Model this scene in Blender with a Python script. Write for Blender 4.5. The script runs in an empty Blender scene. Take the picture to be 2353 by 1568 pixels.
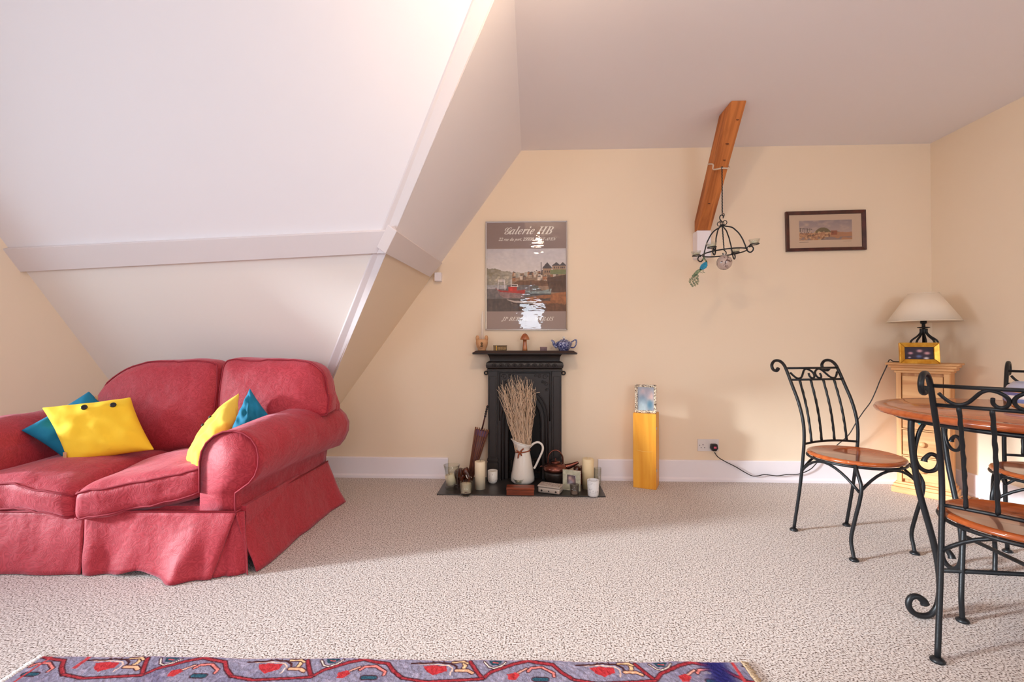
import bpy, bmesh, math, random
import numpy as np
from mathutils import Vector, Matrix
from mathutils.noise import noise as pnoise
S = bpy.context.scene
COL = S.collection
PI = math.pi
random.seed(7)

# ------------------------------------------------------------------ camera
F = 1046.0; PSI = math.radians(2.3); TH = math.radians(0.6); EYE = Vector((0, 0, 1.03))
RT = Vector((math.cos(PSI), math.sin(PSI), 0)); F0 = Vector((-math.sin(PSI), math.cos(PSI), 0)); UPZ = Vector((0, 0, 1))
FW = F0 * math.cos(TH) + UPZ * math.sin(TH); UP = -F0 * math.sin(TH) + UPZ * math.cos(TH)
cam = bpy.data.cameras.new('camera'); cam.sensor_width = 36; cam.lens = F * 36 / 2353; cam.clip_start = 0.05
co = bpy.data.objects.new('camera', cam); COL.objects.link(co)
co.matrix_world = Matrix(((RT.x, UP.x, -FW.x, 0), (RT.y, UP.y, -FW.y, 0), (RT.z, UP.z, -FW.z, EYE.z), (0, 0, 0, 1)))
S.camera = co
def on(px, py, n, p):
    """the point where a surveyed sight line meets a plane of the room"""
    n = Vector(n); r = RT * ((px - 1176.5) / F) + UP * ((784 - py) / F) + FW
    return EYE + r * ((Vector(p) - EYE).dot(n) / r.dot(n))
def oz(px, py, z=0.0): return on(px, py, (0, 0, 1), (0, 0, z))
def oy(px, py, y): return on(px, py, (0, 1, 0), (0, y, 0))

# ------------------------------------------------------------------ light
S.view_settings.view_transform = 'Standard'; S.view_settings.look = 'None'
S.view_settings.gamma = 1; S.view_settings.use_curve_mapping = False
S.view_settings.exposure = 0.0
w = bpy.data.worlds.new('world'); S.world = w; w.use_nodes = True
w.node_tree.nodes['Background'].inputs[0].default_value = (0.75, 0.85, 1, 1)
w.node_tree.nodes['Background'].inputs[1].default_value = 1.0
S.cycles.max_bounces = 8; S.cycles.diffuse_bounces = 5; S.cycles.transparent_max_bounces = 12
S.cycles.caustics_reflective = False; S.cycles.caustics_refractive = False
S.cycles.use_denoising = True
def area(name, loc, tgt, sx, sy, power, col, spread):
    l = bpy.data.lights.new(name, 'AREA'); l.shape = 'RECTANGLE'; l.size = sx; l.size_y = sy; l.energy = power; l.color = col; l.spread = math.radians(spread)
    o = bpy.data.objects.new(name, l); COL.objects.link(o); o.location = loc
    o.rotation_euler = (Vector(tgt) - Vector(loc)).to_track_quat('-Z', 'Z').to_euler(); return o
sl_ = bpy.data.lights.new('low_sun', 'SUN'); sl_.energy = 7.4; sl_.angle = math.radians(5); sl_.color = (0.93, 0.98, 1.07)
so_ = bpy.data.objects.new('low_sun', sl_); COL.objects.link(so_)
SAZ, SEL = math.radians(16.5), math.radians(12.5)
so_.rotation_euler = Vector((math.cos(SAZ) * math.cos(SEL), math.sin(SAZ) * math.cos(SEL), -math.sin(SEL))).to_track_quat('-Z', 'Y').to_euler()
area('daylight_left', (-5.17, 0.55, 1.5), (-0.8, 0.9, 0.0), 1.9, 1.4, 48, (0.80, 0.93, 1.06), 115)
area('daylight_rear', (0.02, -2.14, 1.55), (0.02, 0, 0.9), 0.4, 0.7, 12, (0.84, 0.93, 1.04), 180)
area('fill_rear_left', (-2.2, -2.14, 1.5), (-1.0, 0.5, 0.4), 1.2, 1.0, 26, (0.82, 0.93, 1.06), 180)  # unseen source at rear left, added as extra frontal fill
area('fill_rear_right', (1.9, -2.14, 1.5), (1.2, 0.5, 0.9), 1.2, 1.0, 32, (0.80, 0.93, 1.08), 180)  # unseen source at rear right, added to balance the room light

# ------------------------------------------------------------------ materials
def lin(c):
    return tuple(((v / 255) / 12.92 if v / 255 <= 0.04045 else (((v / 255) + 0.055) / 1.055) ** 2.4) for v in c) + (1.0,)
def mat(name, col, rough=0.6, metal=0.0, col2=None, nscale=8, bump=0.0, bscale=60, spec=0.5, stretch=None, emit=None, coat=0.0, detail=4, vcol=None, sheen=0, dist=0.002, ramp=(0.35, 0.65)):
    m = bpy.data.materials.new(name); m.use_nodes = True; nt = m.node_tree; N = nt.nodes; Lk = nt.links
    b = N['Principled BSDF']; b.inputs['Base Color'].default_value = lin(col); b.inputs['Roughness'].default_value = rough
    b.inputs['Metallic'].default_value = metal; b.inputs['Specular IOR Level'].default_value = spec
    if coat: b.inputs['Coat Weight'].default_value = coat; b.inputs['Coat Roughness'].default_value = 0.08
    if sheen: b.inputs['Sheen Weight'].default_value = sheen
    if emit: b.inputs['Emission Color'].default_value = lin(col); b.inputs['Emission Strength'].default_value = emit
    tc = N.new('ShaderNodeTexCoord'); mp = N.new('ShaderNodeMapping'); Lk.new(tc.outputs['Object'], mp.inputs[0])
    if stretch: mp.inputs['Scale'].default_value = stretch
    if col2:
        n = N.new('ShaderNodeTexNoise'); n.inputs['Scale'].default_value = nscale; n.inputs['Detail'].default_value = detail; Lk.new(mp.outputs[0], n.inputs['Vector'])
        r = N.new('ShaderNodeValToRGB'); r.color_ramp.elements[0].color = lin(col); r.color_ramp.elements[1].color = lin(col2)
        r.color_ramp.elements[0].position, r.color_ramp.elements[1].position = ramp
        Lk.new(n.outputs['Fac'], r.inputs[0]); Lk.new(r.outputs[0], b.inputs['Base Color'])
    if vcol:
        a = N.new('ShaderNodeVertexColor'); a.layer_name = vcol; Lk.new(a.outputs[0], b.inputs['Base Color'])
    if bump:
        n = N.new('ShaderNodeTexNoise'); n.inputs['Scale'].default_value = bscale; n.inputs['Detail'].default_value = 5; Lk.new(mp.outputs[0], n.inputs['Vector'])
        bp = N.new('ShaderNodeBump'); bp.inputs['Strength'].default_value = bump; bp.inputs['Distance'].default_value = dist
        Lk.new(n.outputs['Fac'], bp.inputs['Height']); Lk.new(bp.outputs[0], b.inputs['Normal'])
    return m
def wood(name, dark, light, scale=1.0, rough=0.4, axis='z', coat=0.0, bump=0.12, rot=None):
    """grain running along the given object axis"""
    m = bpy.data.materials.new(name); m.use_nodes = True; nt = m.node_tree; N = nt.nodes; Lk = nt.links; b = N['Principled BSDF']
    tc = N.new('ShaderNodeTexCoord'); mp = N.new('ShaderNodeMapping'); Lk.new(tc.outputs['Object'], mp.inputs[0])
    s = {'x': (1.2, 14, 14), 'y': (14, 1.2, 14), 'z': (14, 14, 1.2)}[axis]; mp.inputs['Scale'].default_value = [v * scale for v in s]
    if rot:
        m0 = N.new('ShaderNodeMapping'); m0.inputs['Rotation'].default_value = rot; Lk.new(tc.outputs['Object'], m0.inputs[0]); Lk.new(m0.outputs[0], mp.inputs[0])
    n = N.new('ShaderNodeTexNoise'); n.inputs['Scale'].default_value = 1.6; n.inputs['Detail'].default_value = 6; n.inputs['Distortion'].default_value = 1.2
    Lk.new(mp.outputs[0], n.inputs['Vector'])
    r = N.new('ShaderNodeValToRGB'); r.color_ramp.elements[0].color = lin(dark); r.color_ramp.elements[1].color = lin(light)
    r.color_ramp.elements[0].position = 0.32; r.color_ramp.elements[1].position = 0.6
    Lk.new(n.outputs['Fac'], r.inputs[0]); Lk.new(r.outputs[0], b.inputs['Base Color'])
    b.inputs['Roughness'].default_value = rough; b.inputs['Coat Weight'].default_value = coat; b.inputs['Coat Roughness'].default_value = 0.06
    bp = N.new('ShaderNodeBump'); bp.inputs['Strength'].default_value = bump; bp.inputs['Distance'].default_value = 0.002
    Lk.new(n.outputs['Fac'], bp.inputs['Height']); Lk.new(bp.outputs[0], b.inputs['Normal'])
    return m
def thin_glass(name, tint=(255, 255, 255), ripple=0.0, rough=0.02, ior=1.5):
    m = bpy.data.materials.new(name); m.use_nodes = True; nt = m.node_tree; N = nt.nodes; Lk = nt.links
    N.remove(N['Principled BSDF']); out = N['Material Output']
    t = N.new('ShaderNodeBsdfTransparent'); t.inputs[0].default_value = lin(tint)
    g = N.new('ShaderNodeBsdfGlossy'); g.inputs['Roughness'].default_value = rough
    lw_ = N.new('ShaderNodeLayerWeight'); lw_.inputs[0].default_value = 0.5; pw = N.new('ShaderNodeMath'); pw.operation = 'POWER'; pw.inputs[1].default_value = 3.0
    fr = N.new('ShaderNodeMath'); fr.operation = 'MULTIPLY_ADD'; fr.inputs[1].default_value = 0.9; fr.inputs[2].default_value = ((ior - 1) / (ior + 1)) ** 2; mx = N.new('ShaderNodeMixShader')
    Lk.new(lw_.outputs['Facing'], pw.inputs[0]); Lk.new(pw.outputs[0], fr.inputs[0]); Lk.new(fr.outputs[0], mx.inputs[0]); Lk.new(t.outputs[0], mx.inputs[1]); Lk.new(g.outputs[0], mx.inputs[2]); Lk.new(mx.outputs[0], out.inputs[0])
    if ripple:
        tc = N.new('ShaderNodeTexCoord'); mp = N.new('ShaderNodeMapping'); mp.inputs['Scale'].default_value = (1, 1, 3); Lk.new(tc.outputs['Object'], mp.inputs[0])
        n = N.new('ShaderNodeTexNoise'); n.inputs['Scale'].default_value = 8; Lk.new(mp.outputs[0], n.inputs['Vector'])
        bp = N.new('ShaderNodeBump'); bp.inputs['Strength'].default_value = ripple; bp.inputs['Distance'].default_value = 0.01
        Lk.new(n.outputs['Fac'], bp.inputs['Height']); Lk.new(bp.outputs[0], g.inputs['Normal'])
    return m
M = {}
M['wall'] = mat('cream_wall', (244, 224, 199), 0.85, bump=0.25, bscale=45, dist=0.0015)
M['white'] = mat('white_ceiling', (240, 234, 237), 0.85, bump=0.2, bscale=30, dist=0.0015)
M['trim'] = mat('white_gloss_trim', (244, 238, 244), 0.45)
M['wallpale'] = mat('pale_cream_slope', (242, 233, 226), 0.85, bump=0.25, bscale=45, dist=0.0015)
M['boxing'] = mat('white_boxing', (228, 218, 218), 0.6)
M['iron'] = mat('black_wrought_iron', (30, 31, 34), 0.42, 0.35, bump=0.5, bscale=120, dist=0.001)
M['seatwood'] = wood('varnished_seat_wood', (154, 70, 28), (176, 88, 40), 1.0, 0.2, 'x', 0.6, bump=0.02)
M['pine'] = wood('pine', (208, 144, 90), (232, 180, 124), 0.7, 0.5, 'x')
M['pinev'] = wood('pine_upright', (208, 144, 90), (232, 180, 124), 0.7, 0.5, 'z')
M['beamwood'] = wood('beam_pine', (150, 78, 28), (206, 124, 60), 0.9, 0.6, 'z', rot=(-0.70, 0, 0))
M['cdwood'] = wood('amber_veneer', (226, 146, 34), (240, 172, 58), 0.6, 0.4, 'z')
M['cast'] = mat('black_cast_iron', (32, 22, 19), 0.4, 0.0, spec=0.5, bump=0.4, bscale=150, dist=0.001)
M['dullblack'] = mat('dull_black', (12, 10, 10), 0.8)  # even near-black for the sheet behind the arches
M['hearth'] = mat('dark_slate', (36, 32, 32), 0.35, col2=(58, 52, 50), nscale=6)
M['candle'] = mat('ivory_wax', (238, 222, 192), 0.45, col2=(246, 232, 204), nscale=10, spec=0.3)
M['wick'] = mat('burnt_wick', (30, 26, 24), 0.9)
M['glass'] = thin_glass('clear_glass', (250, 252, 250), ior=1.5)
M['smoke'] = thin_glass('smoky_glass', (225, 220, 220), ior=1.5)
M['pane'] = thin_glass('picture_glass', ripple=0.16, rough=0.01, ior=1.42)
M['enamel'] = mat('white_enamel', (240, 232, 222), 0.2, coat=0.5)
M['rust'] = mat('rust_ribbon', (146, 74, 44), 0.8)
M['twig'] = mat('bleached_twig', (222, 188, 156), 0.8, col2=(232, 205, 178), nscale=30)
M['copper'] = mat('dark_copper', (128, 78, 66), 0.22, 0.9, col2=(96, 56, 50), nscale=6)
M['chrome'] = mat('chrome', (215, 212, 210), 0.12, 1.0)
M['mahog'] = mat('mahogany', (84, 34, 26), 0.3, col2=(60, 22, 18), nscale=20, coat=0.3)
M['tan'] = mat('tan_terracotta', (216, 166, 122), 0.7, col2=(200, 148, 106), nscale=12)
M['elephant'] = mat('polished_dark_wood', (92, 40, 22), 0.22, col2=(58, 24, 16), nscale=25, coat=0.5)
M['ivory'] = mat('white_tusk', (240, 232, 220), 0.4)
M['brass'] = mat('antique_brass', (128, 100, 66), 0.55, 0.2, col2=(92, 70, 46), nscale=60)
M['gold'] = mat('gilt', (222, 168, 66), 0.3, 0.7, col2=(196, 136, 40), nscale=30)
M['shade'] = mat('cream_linen', (240, 222, 200), 0.9, bump=0.3, bscale=300)
M['plastic'] = mat('white_plastic', (232, 224, 222), 0.3)
M['blackp'] = mat('black_plastic', (26, 22, 24), 0.35)
M['pinkp'] = mat('pink_sticker', (226, 92, 120), 0.5)
M['rope'] = mat('cotton_rope', (226, 206, 186), 0.9, bump=0.6, bscale=200)
M['teal'] = mat('turquoise_felt', (38, 176, 186), 0.8)
M['twine'] = mat('brown_twine', (150, 96, 56), 0.9)
M['paperw'] = mat('mount_card', (214, 184, 158), 0.85)
M['vc'] = mat('printed_picture', (255, 255, 255), 0.6, vcol='Col')
M['lettering'] = mat('cream_lettering', (240, 232, 224), 0.6)
M['inkgrey'] = mat('grey_ink', (130, 104, 92), 0.6)
M['boxwood'] = wood('red_box_wood', (90, 34, 18), (146, 66, 34), 1.0, 0.4, 'x')
M['bulb'] = mat('warm_bulb', (255, 224, 186), 0.5, emit=430)
M['yellow'] = mat('yellow_cotton', (250, 204, 46), 0.85, bump=0.5, bscale=14, dist=0.006)
M['sunlityellow'] = mat('sunlit_yellow_cotton', (246, 208, 80), 0.85, bump=0.5, bscale=14, dist=0.006)  # same yellow cotton, paler because strong sunlight is put into the colour
M['blue'] = mat('teal_blue_cotton', (0, 122, 160), 0.8, bump=0.5, bscale=14, dist=0.006)
M['pbody'] = mat('peacock_blue', (24, 100, 132), 0.4, 0.4, col2=(40, 150, 180), nscale=60)
M['pgreen'] = mat('peacock_green', (60, 96, 74), 0.45, 0.4, col2=(150, 150, 110), nscale=80)
def mk_sofa():
    m = mat('damask_raspberry', (176, 44, 56), 0.6, sheen=0.0, spec=0.42); nt = m.node_tree; N = nt.nodes; Lk = nt.links; b = N['Principled BSDF']
    b.inputs['Sheen Weight'].default_value = 0.3; b.inputs['Sheen Roughness'].default_value = 0.5; b.inputs['Sheen Tint'].default_value = lin((255, 205, 220))
    tc = N.new('ShaderNodeTexCoord'); n = N.new('ShaderNodeTexNoise'); n.inputs['Scale'].default_value = 13; n.inputs['Detail'].default_value = 1; n.inputs['Distortion'].default_value = 2.2
    Lk.new(tc.outputs['Object'], n.inputs['Vector'])
    wv = N.new('ShaderNodeMath'); wv.operation = 'MULTIPLY'; wv.inputs[1].default_value = 55; Lk.new(n.outputs['Fac'], wv.inputs[0])
    sn = N.new('ShaderNodeMath'); sn.operation = 'SINE'; Lk.new(wv.outputs[0], sn.inputs[0])
    r = N.new('ShaderNodeValToRGB'); r.color_ramp.elements[0].position = 0.3; r.color_ramp.elements[1].position = 0.75
    r.color_ramp.elements[0].color = lin((164, 34, 48)); r.color_ramp.elements[1].color = lin((180, 46, 60))
    ad = N.new('ShaderNodeMath'); ad.operation = 'MULTIPLY_ADD'; ad.inputs[1].default_value = 0.5; ad.inputs[2].default_value = 0.5; Lk.new(sn.outputs[0], ad.inputs[0])
    Lk.new(ad.outputs[0], r.inputs[0]); Lk.new(r.outputs[0], b.inputs['Base Color'])
    n2 = N.new('ShaderNodeTexNoise'); n2.inputs['Scale'].default_value = 7; n2.inputs['Detail'].default_value = 3; Lk.new(tc.outputs['Object'], n2.inputs['Vector'])
    a2 = N.new('ShaderNodeMath'); a2.operation = 'MULTIPLY_ADD'; a2.inputs[1].default_value = 62.0; Lk.new(n2.outputs['Fac'], a2.inputs[0]); Lk.new(ad.outputs[0], a2.inputs[2])
    bp = N.new('ShaderNodeBump'); bp.inputs['Strength'].default_value = 0.5; bp.inputs['Distance'].default_value = 0.0005
    Lk.new(a2.outputs[0], bp.inputs['Height']); Lk.new(bp.outputs[0], b.inputs['Normal']); return m
M['sofa'] = mk_sofa()
M['piping'] = mat('raspberry_piping', (150, 34, 50), 0.8)
def mk_carpet():
    m = mat('speckled_beige_carpet', (200, 184, 170), 0.95, spec=0.1); nt = m.node_tree; N = nt.nodes; Lk = nt.links; b = N['Principled BSDF']
    tc = N.new('ShaderNodeTexCoord')
    v = N.new('ShaderNodeTexVoronoi'); v.inputs['Scale'].default_value = 150; Lk.new(tc.outputs['Object'], v.inputs['Vector'])
    n = N.new('ShaderNodeTexNoise'); n.inputs['Scale'].default_value = 160; n.inputs['Detail'].default_value = 3; Lk.new(tc.outputs['Object'], n.inputs['Vector'])
    r = N.new('ShaderNodeValToRGB'); e = r.color_ramp.elements; e[0].position = 0.38; e[0].color = lin((116, 100, 94)); e[1].position = 0.47; e[1].color = lin((216, 203, 196))
    x = e.new(0.60); x.color = lin((240, 232, 230)); Lk.new(n.outputs['Fac'], r.inputs[0])
    mx = N.new('ShaderNodeMixRGB'); mx.blend_type = 'MULTIPLY'; mx.inputs[0].default_value = 0.2; Lk.new(r.outputs[0], mx.inputs[1])
    bw = N.new('ShaderNodeRGBToBW'); Lk.new(v.outputs['Color'], bw.inputs[0]); Lk.new(bw.outputs[0], mx.inputs[2]); Lk.new(mx.outputs[0], b.inputs['Base Color'])
    s = N.new('ShaderNodeMath'); s.operation = 'ADD'; Lk.new(n.outputs['Fac'], s.inputs[0]); Lk.new(bw.outputs[0], s.inputs[1])
    bp = N.new('ShaderNodeBump'); bp.inputs['Strength'].default_value = 0.6; bp.inputs['Distance'].default_value = 0.003
    Lk.new(s.outputs[0], bp.inputs['Height']); Lk.new(bp.outputs[0], b.inputs['Normal']); return m
M['carpet'] = mk_carpet()
def voro_mat(name, c1, c2, scale, rough=0.3, coat=0.4, th=0.5):
    m = mat(name, c1, rough, coat=coat); nt = m.node_tree; N = nt.nodes; Lk = nt.links
    tc = N.new('ShaderNodeTexCoord'); n = N.new('ShaderNodeTexNoise'); n.inputs['Scale'].default_value = scale; n.inputs['Detail'].default_value = 2; n.inputs['Distortion'].default_value = 1.5
    Lk.new(tc.outputs['Object'], n.inputs['Vector']); r = N.new('ShaderNodeValToRGB'); r.color_ramp.elements[0].position = th - 0.03; r.color_ramp.elements[1].position = th + 0.03
    r.color_ramp.elements[0].color = lin(c1); r.color_ramp.elements[1].color = lin(c2); Lk.new(n.outputs['Fac'], r.inputs[0]); Lk.new(r.outputs[0], N['Principled BSDF'].inputs['Base Color']); return m
M['spongeware'] = voro_mat('blue_white_spongeware', (24, 34, 100), (190, 194, 222), 110, th=0.56)
M['blossom'] = voro_mat('white_blossom_ceramic', (238, 232, 224), (150, 140, 140), 60, 0.4, 0.2, th=0.66)
M['marble'] = voro_mat('swirled_glass_ball', (190, 168, 158), (92, 66, 62), 22, 0.1, 0.8, th=0.58)
M['tin'] = mat('grey_tin', (190, 176, 164), 0.4, 0.2)
M['tinprint'] = voro_mat('tin_lid_print', (206, 194, 184), (112, 90, 100), 90, 0.4, 0.1, th=0.55)
M['pearl'] = voro_mat('bead_mosaic', (244, 228, 204), (96, 72, 58), 110, 0.2, 0.6, th=0.52)
M['sageframe'] = mat('sage_shell_frame', (178, 176, 148), 0.4, col2=(210, 206, 182), nscale=40)
def stripes():
    m = mat('striped_glaze', (200, 200, 200), 0.3, coat=0.4); nt = m.node_tree; N = nt.nodes; Lk = nt.links
    tc = N.new('ShaderNodeTexCoord'); sp = N.new('ShaderNodeSeparateXYZ'); Lk.new(tc.outputs['Object'], sp.inputs[0])
    d = N.new('ShaderNodeMath'); d.operation = 'DIVIDE'; d.inputs[1].default_value = 0.13; Lk.new(sp.outputs[2], d.inputs[0])
    r = N.new('ShaderNodeValToRGB'); r.color_ramp.interpolation = 'CONSTANT'; e = r.color_ramp.elements
    cs = [(0, (206, 122, 30)), (0.14, (228, 196, 150)), (0.24, (120, 140, 190)), (0.36, (226, 214, 206)), (0.46, (96, 92, 140)), (0.55, (216, 150, 90)), (0.66, (170, 170, 190)), (0.85, (200, 120, 110))]
    e[0].position = 0; e[0].color = lin(cs[0][1]); e[1].position = cs[1][0]; e[1].color = lin(cs[1][1])
    for p, c in cs[2:]: q = e.new(p); q.color = lin(c)
    Lk.new(d.outputs[0], r.inputs[0]); Lk.new(r.outputs[0], N['Principled BSDF'].inputs['Base Color']); return m
M['stripes'] = stripes()

# ------------------------------------------------------------------ mesh helpers
class MB:
    def __init__(s): s.v = []; s.f = []; s.sm = []
    def add(s, vs, fs, smooth=False):
        o = len(s.v); s.v += [Vector(p) for p in vs]; s.f += [tuple(i + o for i in f) for f in fs]; s.sm += [smooth] * len(fs); return s
    def box(s, x0, x1, y0, y1, z0, z1):
        return s.hexa([(x0, y0, z0), (x1, y0, z0), (x1, y1, z0), (x0, y1, z0), (x0, y0, z1), (x1, y0, z1), (x1, y1, z1), (x0, y1, z1)])
    def hexa(s, p):
        return s.add(p, [(0, 3, 2, 1), (4, 5, 6, 7), (0, 1, 5, 4), (1, 2, 6, 5), (2, 3, 7, 6), (3, 0, 4, 7)])
    def prism(s, poly, d):
        n = len(poly); d = Vector(d); a = [Vector(p) for p in poly]
        return s.add(a + [p + d for p in a], [tuple(range(n)), tuple(range(2 * n - 1, n - 1, -1))] + [(i, i + n, (i + 1) % n + n, (i + 1) % n) for i in range(n)])
    def lathe(s, prof, c=(0, 0, 0), seg=32, sx=1.0, sy=1.0, rot=None, smooth=True, cap=True):
        vs = []; c = Vector(c)
        for r, z in prof:
            for k in range(seg):
                a = 2 * PI * k / seg; p = Vector((r * math.cos(a) * sx, r * math.sin(a) * sy, z))
                if rot: p = rot @ p
                vs.append(p + c)
        fs = [(j * seg + k, j * seg + (k + 1) % seg, (j + 1) * seg + (k + 1) % seg, (j + 1) * seg + k) for j in range(len(prof) - 1) for k in range(seg)]
        s.add(vs, fs, smooth); n = len(prof)
        o = len(s.v) - len(vs)
        if cap and prof[0][0] > 1e-5: s.f.append(tuple(o + k for k in range(seg - 1, -1, -1))); s.sm.append(False)
        if cap and prof[-1][0] > 1e-5: s.f.append(tuple(o + (n - 1) * seg + k for k in range(seg))); s.sm.append(False)
        return s
    def tube(s, pts, r, seg=8, closed=False, flat=1.0, cap=True):
        P = [Vector(p) for p in pts]; n = len(P); R_ = r if isinstance(r, (list, tuple)) else [r] * n
        T = []
        for i in range(n):
            a = P[(i - 1) % n] if (closed or i > 0) else P[i]; b = P[(i + 1) % n] if (closed or i < n - 1) else P[i]
            T.append((b - a).normalized() if (b - a).length > 1e-9 else Vector((0, 0, 1)))
        u = T[0].orthogonal().normalized(); vs = []
        for i in range(n):
            u = (u - T[i] * u.dot(T[i])); u = u.normalized() if u.length > 1e-6 else T[i].orthogonal().normalized(); b = T[i].cross(u)
            for k in range(seg):
                a = 2 * PI * k / seg; vs.append(P[i] + (u * math.cos(a) + b * math.sin(a) * flat) * R_[i])
        m = n if closed else n - 1
        fs = [(i * seg + k, i * seg + (k + 1) % seg, ((i + 1) % n) * seg + (k + 1) % seg, ((i + 1) % n) * seg + k) for i in range(m) for k in range(seg)]
        o = len(s.v); s.add(vs, fs, True)
        if not closed and cap:
            s.f.append(tuple(o + k for k in range(seg - 1, -1, -1))); s.sm.append(False)
            s.f.append(tuple(o + (n - 1) * seg + k for k in range(seg))); s.sm.append(False)
        return s
    def ball(s, c, r, seg=20, sx=1, sy=1, sz=1, rot=None):
        return s.lathe([(r * math.sin(PI * i / 12), -r * sz * math.cos(PI * i / 12)) for i in range(13)], c, seg, sx, sy, rot)
def link(o, parent=None):
    COL.objects.link(o)
    if parent is not None: o.parent = parent
    return o
def build(name, mb, m, parent=None, bevel=0, subd=0, loc=None, rz=None):
    me = bpy.data.meshes.new(name); me.from_pydata([tuple(v) for v in mb.v], [], mb.f); me.materials.append(m)
    me.polygons.foreach_set('use_smooth', mb.sm)
    b = bmesh.new(); b.from_mesh(me); bmesh.ops.remove_doubles(b, verts=b.verts, dist=1e-6); bmesh.ops.recalc_face_normals(b, faces=b.faces); b.to_mesh(me); b.free(); me.update()
    o = link(bpy.data.objects.new(name, me), parent)
    if bevel:
        q = o.modifiers.new('bevel', 'BEVEL'); q.width = bevel; q.segments = 2; q.limit_method = 'ANGLE'; q.harden_normals = False
    if subd:
        q = o.modifiers.new('subd', 'SUBSURF'); q.levels = q.render_levels = subd
    if loc is not None: o.location = loc
    if rz is not None: o.rotation_euler = (0, 0, rz)
    return o
def tag(o, label, cat, group=None, kind=None):
    o['label'] = label; o['category'] = cat
    if group: o['group'] = group
    if kind: o['kind'] = kind
    return o
def thing(name, label, cat, loc=(0, 0, 0), rz=0, group=None):
    o = link(bpy.data.objects.new(name, None)); o.location = loc; o.rotation_euler = (0, 0, rz); o.empty_display_size = 0.05
    return tag(o, label, cat, group)
def struct(name, mb, m, parent=None, bevel=0):
    o = build(name, mb, m, parent, bevel)
    if parent is None: o['kind'] = 'structure'
    return o
def copy_tree(o, parent=None):
    c = o.copy(); COL.objects.link(c); c.parent = parent
    for ch in [k for k in bpy.data.objects if k.parent == o]: copy_tree(ch, c)
    return c
def smooth_path(pts, n=6, closed=False):
    P = [Vector(p) for p in pts]; out = []; N = len(P); rng = N if closed else N - 1
    for i in range(rng):
        p0 = P[(i - 1) % N] if closed or i > 0 else P[i]; p1 = P[i]; p2 = P[(i + 1) % N]; p3 = P[(i + 2) % N] if closed or i + 2 < N else p2
        for k in range(n):
            t = k / n; out.append(0.5 * ((2 * p1) + (p2 - p0) * t + (2 * p0 - 5 * p1 + 4 * p2 - p3) * t * t + (3 * p1 - p0 - 3 * p2 + p3) * t ** 3))
    if not closed: out.append(P[-1])
    return out
def painted(name, parent, m, cx, y, z0, wd, ht, nx, nz, fn, rot=None, offset=(0, 0, 0)):
    """a flat print: a fine grid facing -y whose corners carry the printed colours; fn(u, v) -> rgb arrays 0..1"""
    us = np.linspace(0, 1, nx + 1); vs = np.linspace(0, 1, nz + 1)
    V = [(cx + (u - 0.5) * wd, y, z0 + v * ht) for v in vs for u in us]
    Fc = [(j * (nx + 1) + i, j * (nx + 1) + i + 1, (j + 1) * (nx + 1) + i + 1, (j + 1) * (nx + 1) + i) for j in range(nz) for i in range(nx)]
    me = bpy.data.meshes.new(name); me.from_pydata(V, [], Fc); me.materials.append(m)
    U, W = np.meshgrid(us, vs); rgb = fn(U.ravel(), W.ravel())
    rgb = np.where(rgb <= 0.04045, rgb / 12.92, ((rgb + 0.055) / 1.055) ** 2.4)
    a = me.color_attributes.new('Col', 'FLOAT_COLOR', 'POINT'); a.data.foreach_set('color', np.c_[rgb, np.ones(len(rgb))].astype(np.float32).ravel())
    return link(bpy.data.objects.new(name, me), parent)
rs = np.random.RandomState(3)
G = rs.rand(64, 64)
def vn(u, v):
    x = np.mod(u, 63); y = np.mod(v, 63); i = x.astype(int); j = y.astype(int); a = x - i; b = y - j; a = a * a * (3 - 2 * a); b = b * b * (3 - 2 * b)
    return (G[j, i] * (1 - a) + G[j, i + 1] * a) * (1 - b) + (G[j + 1, i] * (1 - a) + G[j + 1, i + 1] * a) * b
def fbm(u, v, k=4):
    s = 0; t = 0
    for q in range(k): s = s + vn(u * 2 ** q + 7 * q, v * 2 ** q + 3 * q) / 2 ** q; t += 1 / 2 ** q
    return s / t
def C3(*c): return np.array(c, float) / 255
def mixc(A, c, m): m = np.clip(m, 0, 1)[:, None]; return A * (1 - m) + c * m
def inpoly(u, v, P):
    r = np.zeros(u.shape, bool); n = len(P); j = n - 1
    for i in range(n):
        xi, yi = P[i]; xj, yj = P[j]
        c = ((yi > v) != (yj > v)) & (u < (xj - xi) * (v - yi) / ((yj - yi) or 1e-9) + xi); r ^= c; j = i
    return r
def segd(u, v, P):
    d = np.full(u.shape, 9.0)
    for (ax, ay), (bx, by) in zip(P[:-1], P[1:]):
        L2 = (bx - ax) ** 2 + (by - ay) ** 2 + 1e-12; t = np.clip(((u - ax) * (bx - ax) + (v - ay) * (by - ay)) / L2, 0, 1)
        d = np.minimum(d, np.hypot(u - ax - t * (bx - ax), v - ay - t * (by - ay)))
    return d
def text(name, body, parent, m, x, y, z, size, shear=0.0, width=None, extr=0.0004):
    c = bpy.data.curves.new(name, 'FONT'); c.body = body; c.size = size; c.align_x = 'CENTER'; c.align_y = 'CENTER'; c.shear = shear; c.extrude = extr; c.resolution_u = 2
    o = bpy.data.objects.new(name, c); COL.objects.link(o); bpy.context.view_layer.update()
    dg = bpy.context.evaluated_depsgraph_get(); me = bpy.data.meshes.new_from_object(o.evaluated_get(dg)); bpy.data.objects.remove(o)
    me.materials.clear(); me.materials.append(m); q = link(bpy.data.objects.new(name, me), parent)
    wd = max(v.co.x for v in me.vertices) - min(v.co.x for v in me.vertices)
    k = width / wd if width else 1
    me.transform(Matrix.Translation((x, y, z)) @ Matrix.Rotation(PI / 2, 4, 'X') @ Matrix.Diagonal((k, 1, 1, 1))); return q

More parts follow.
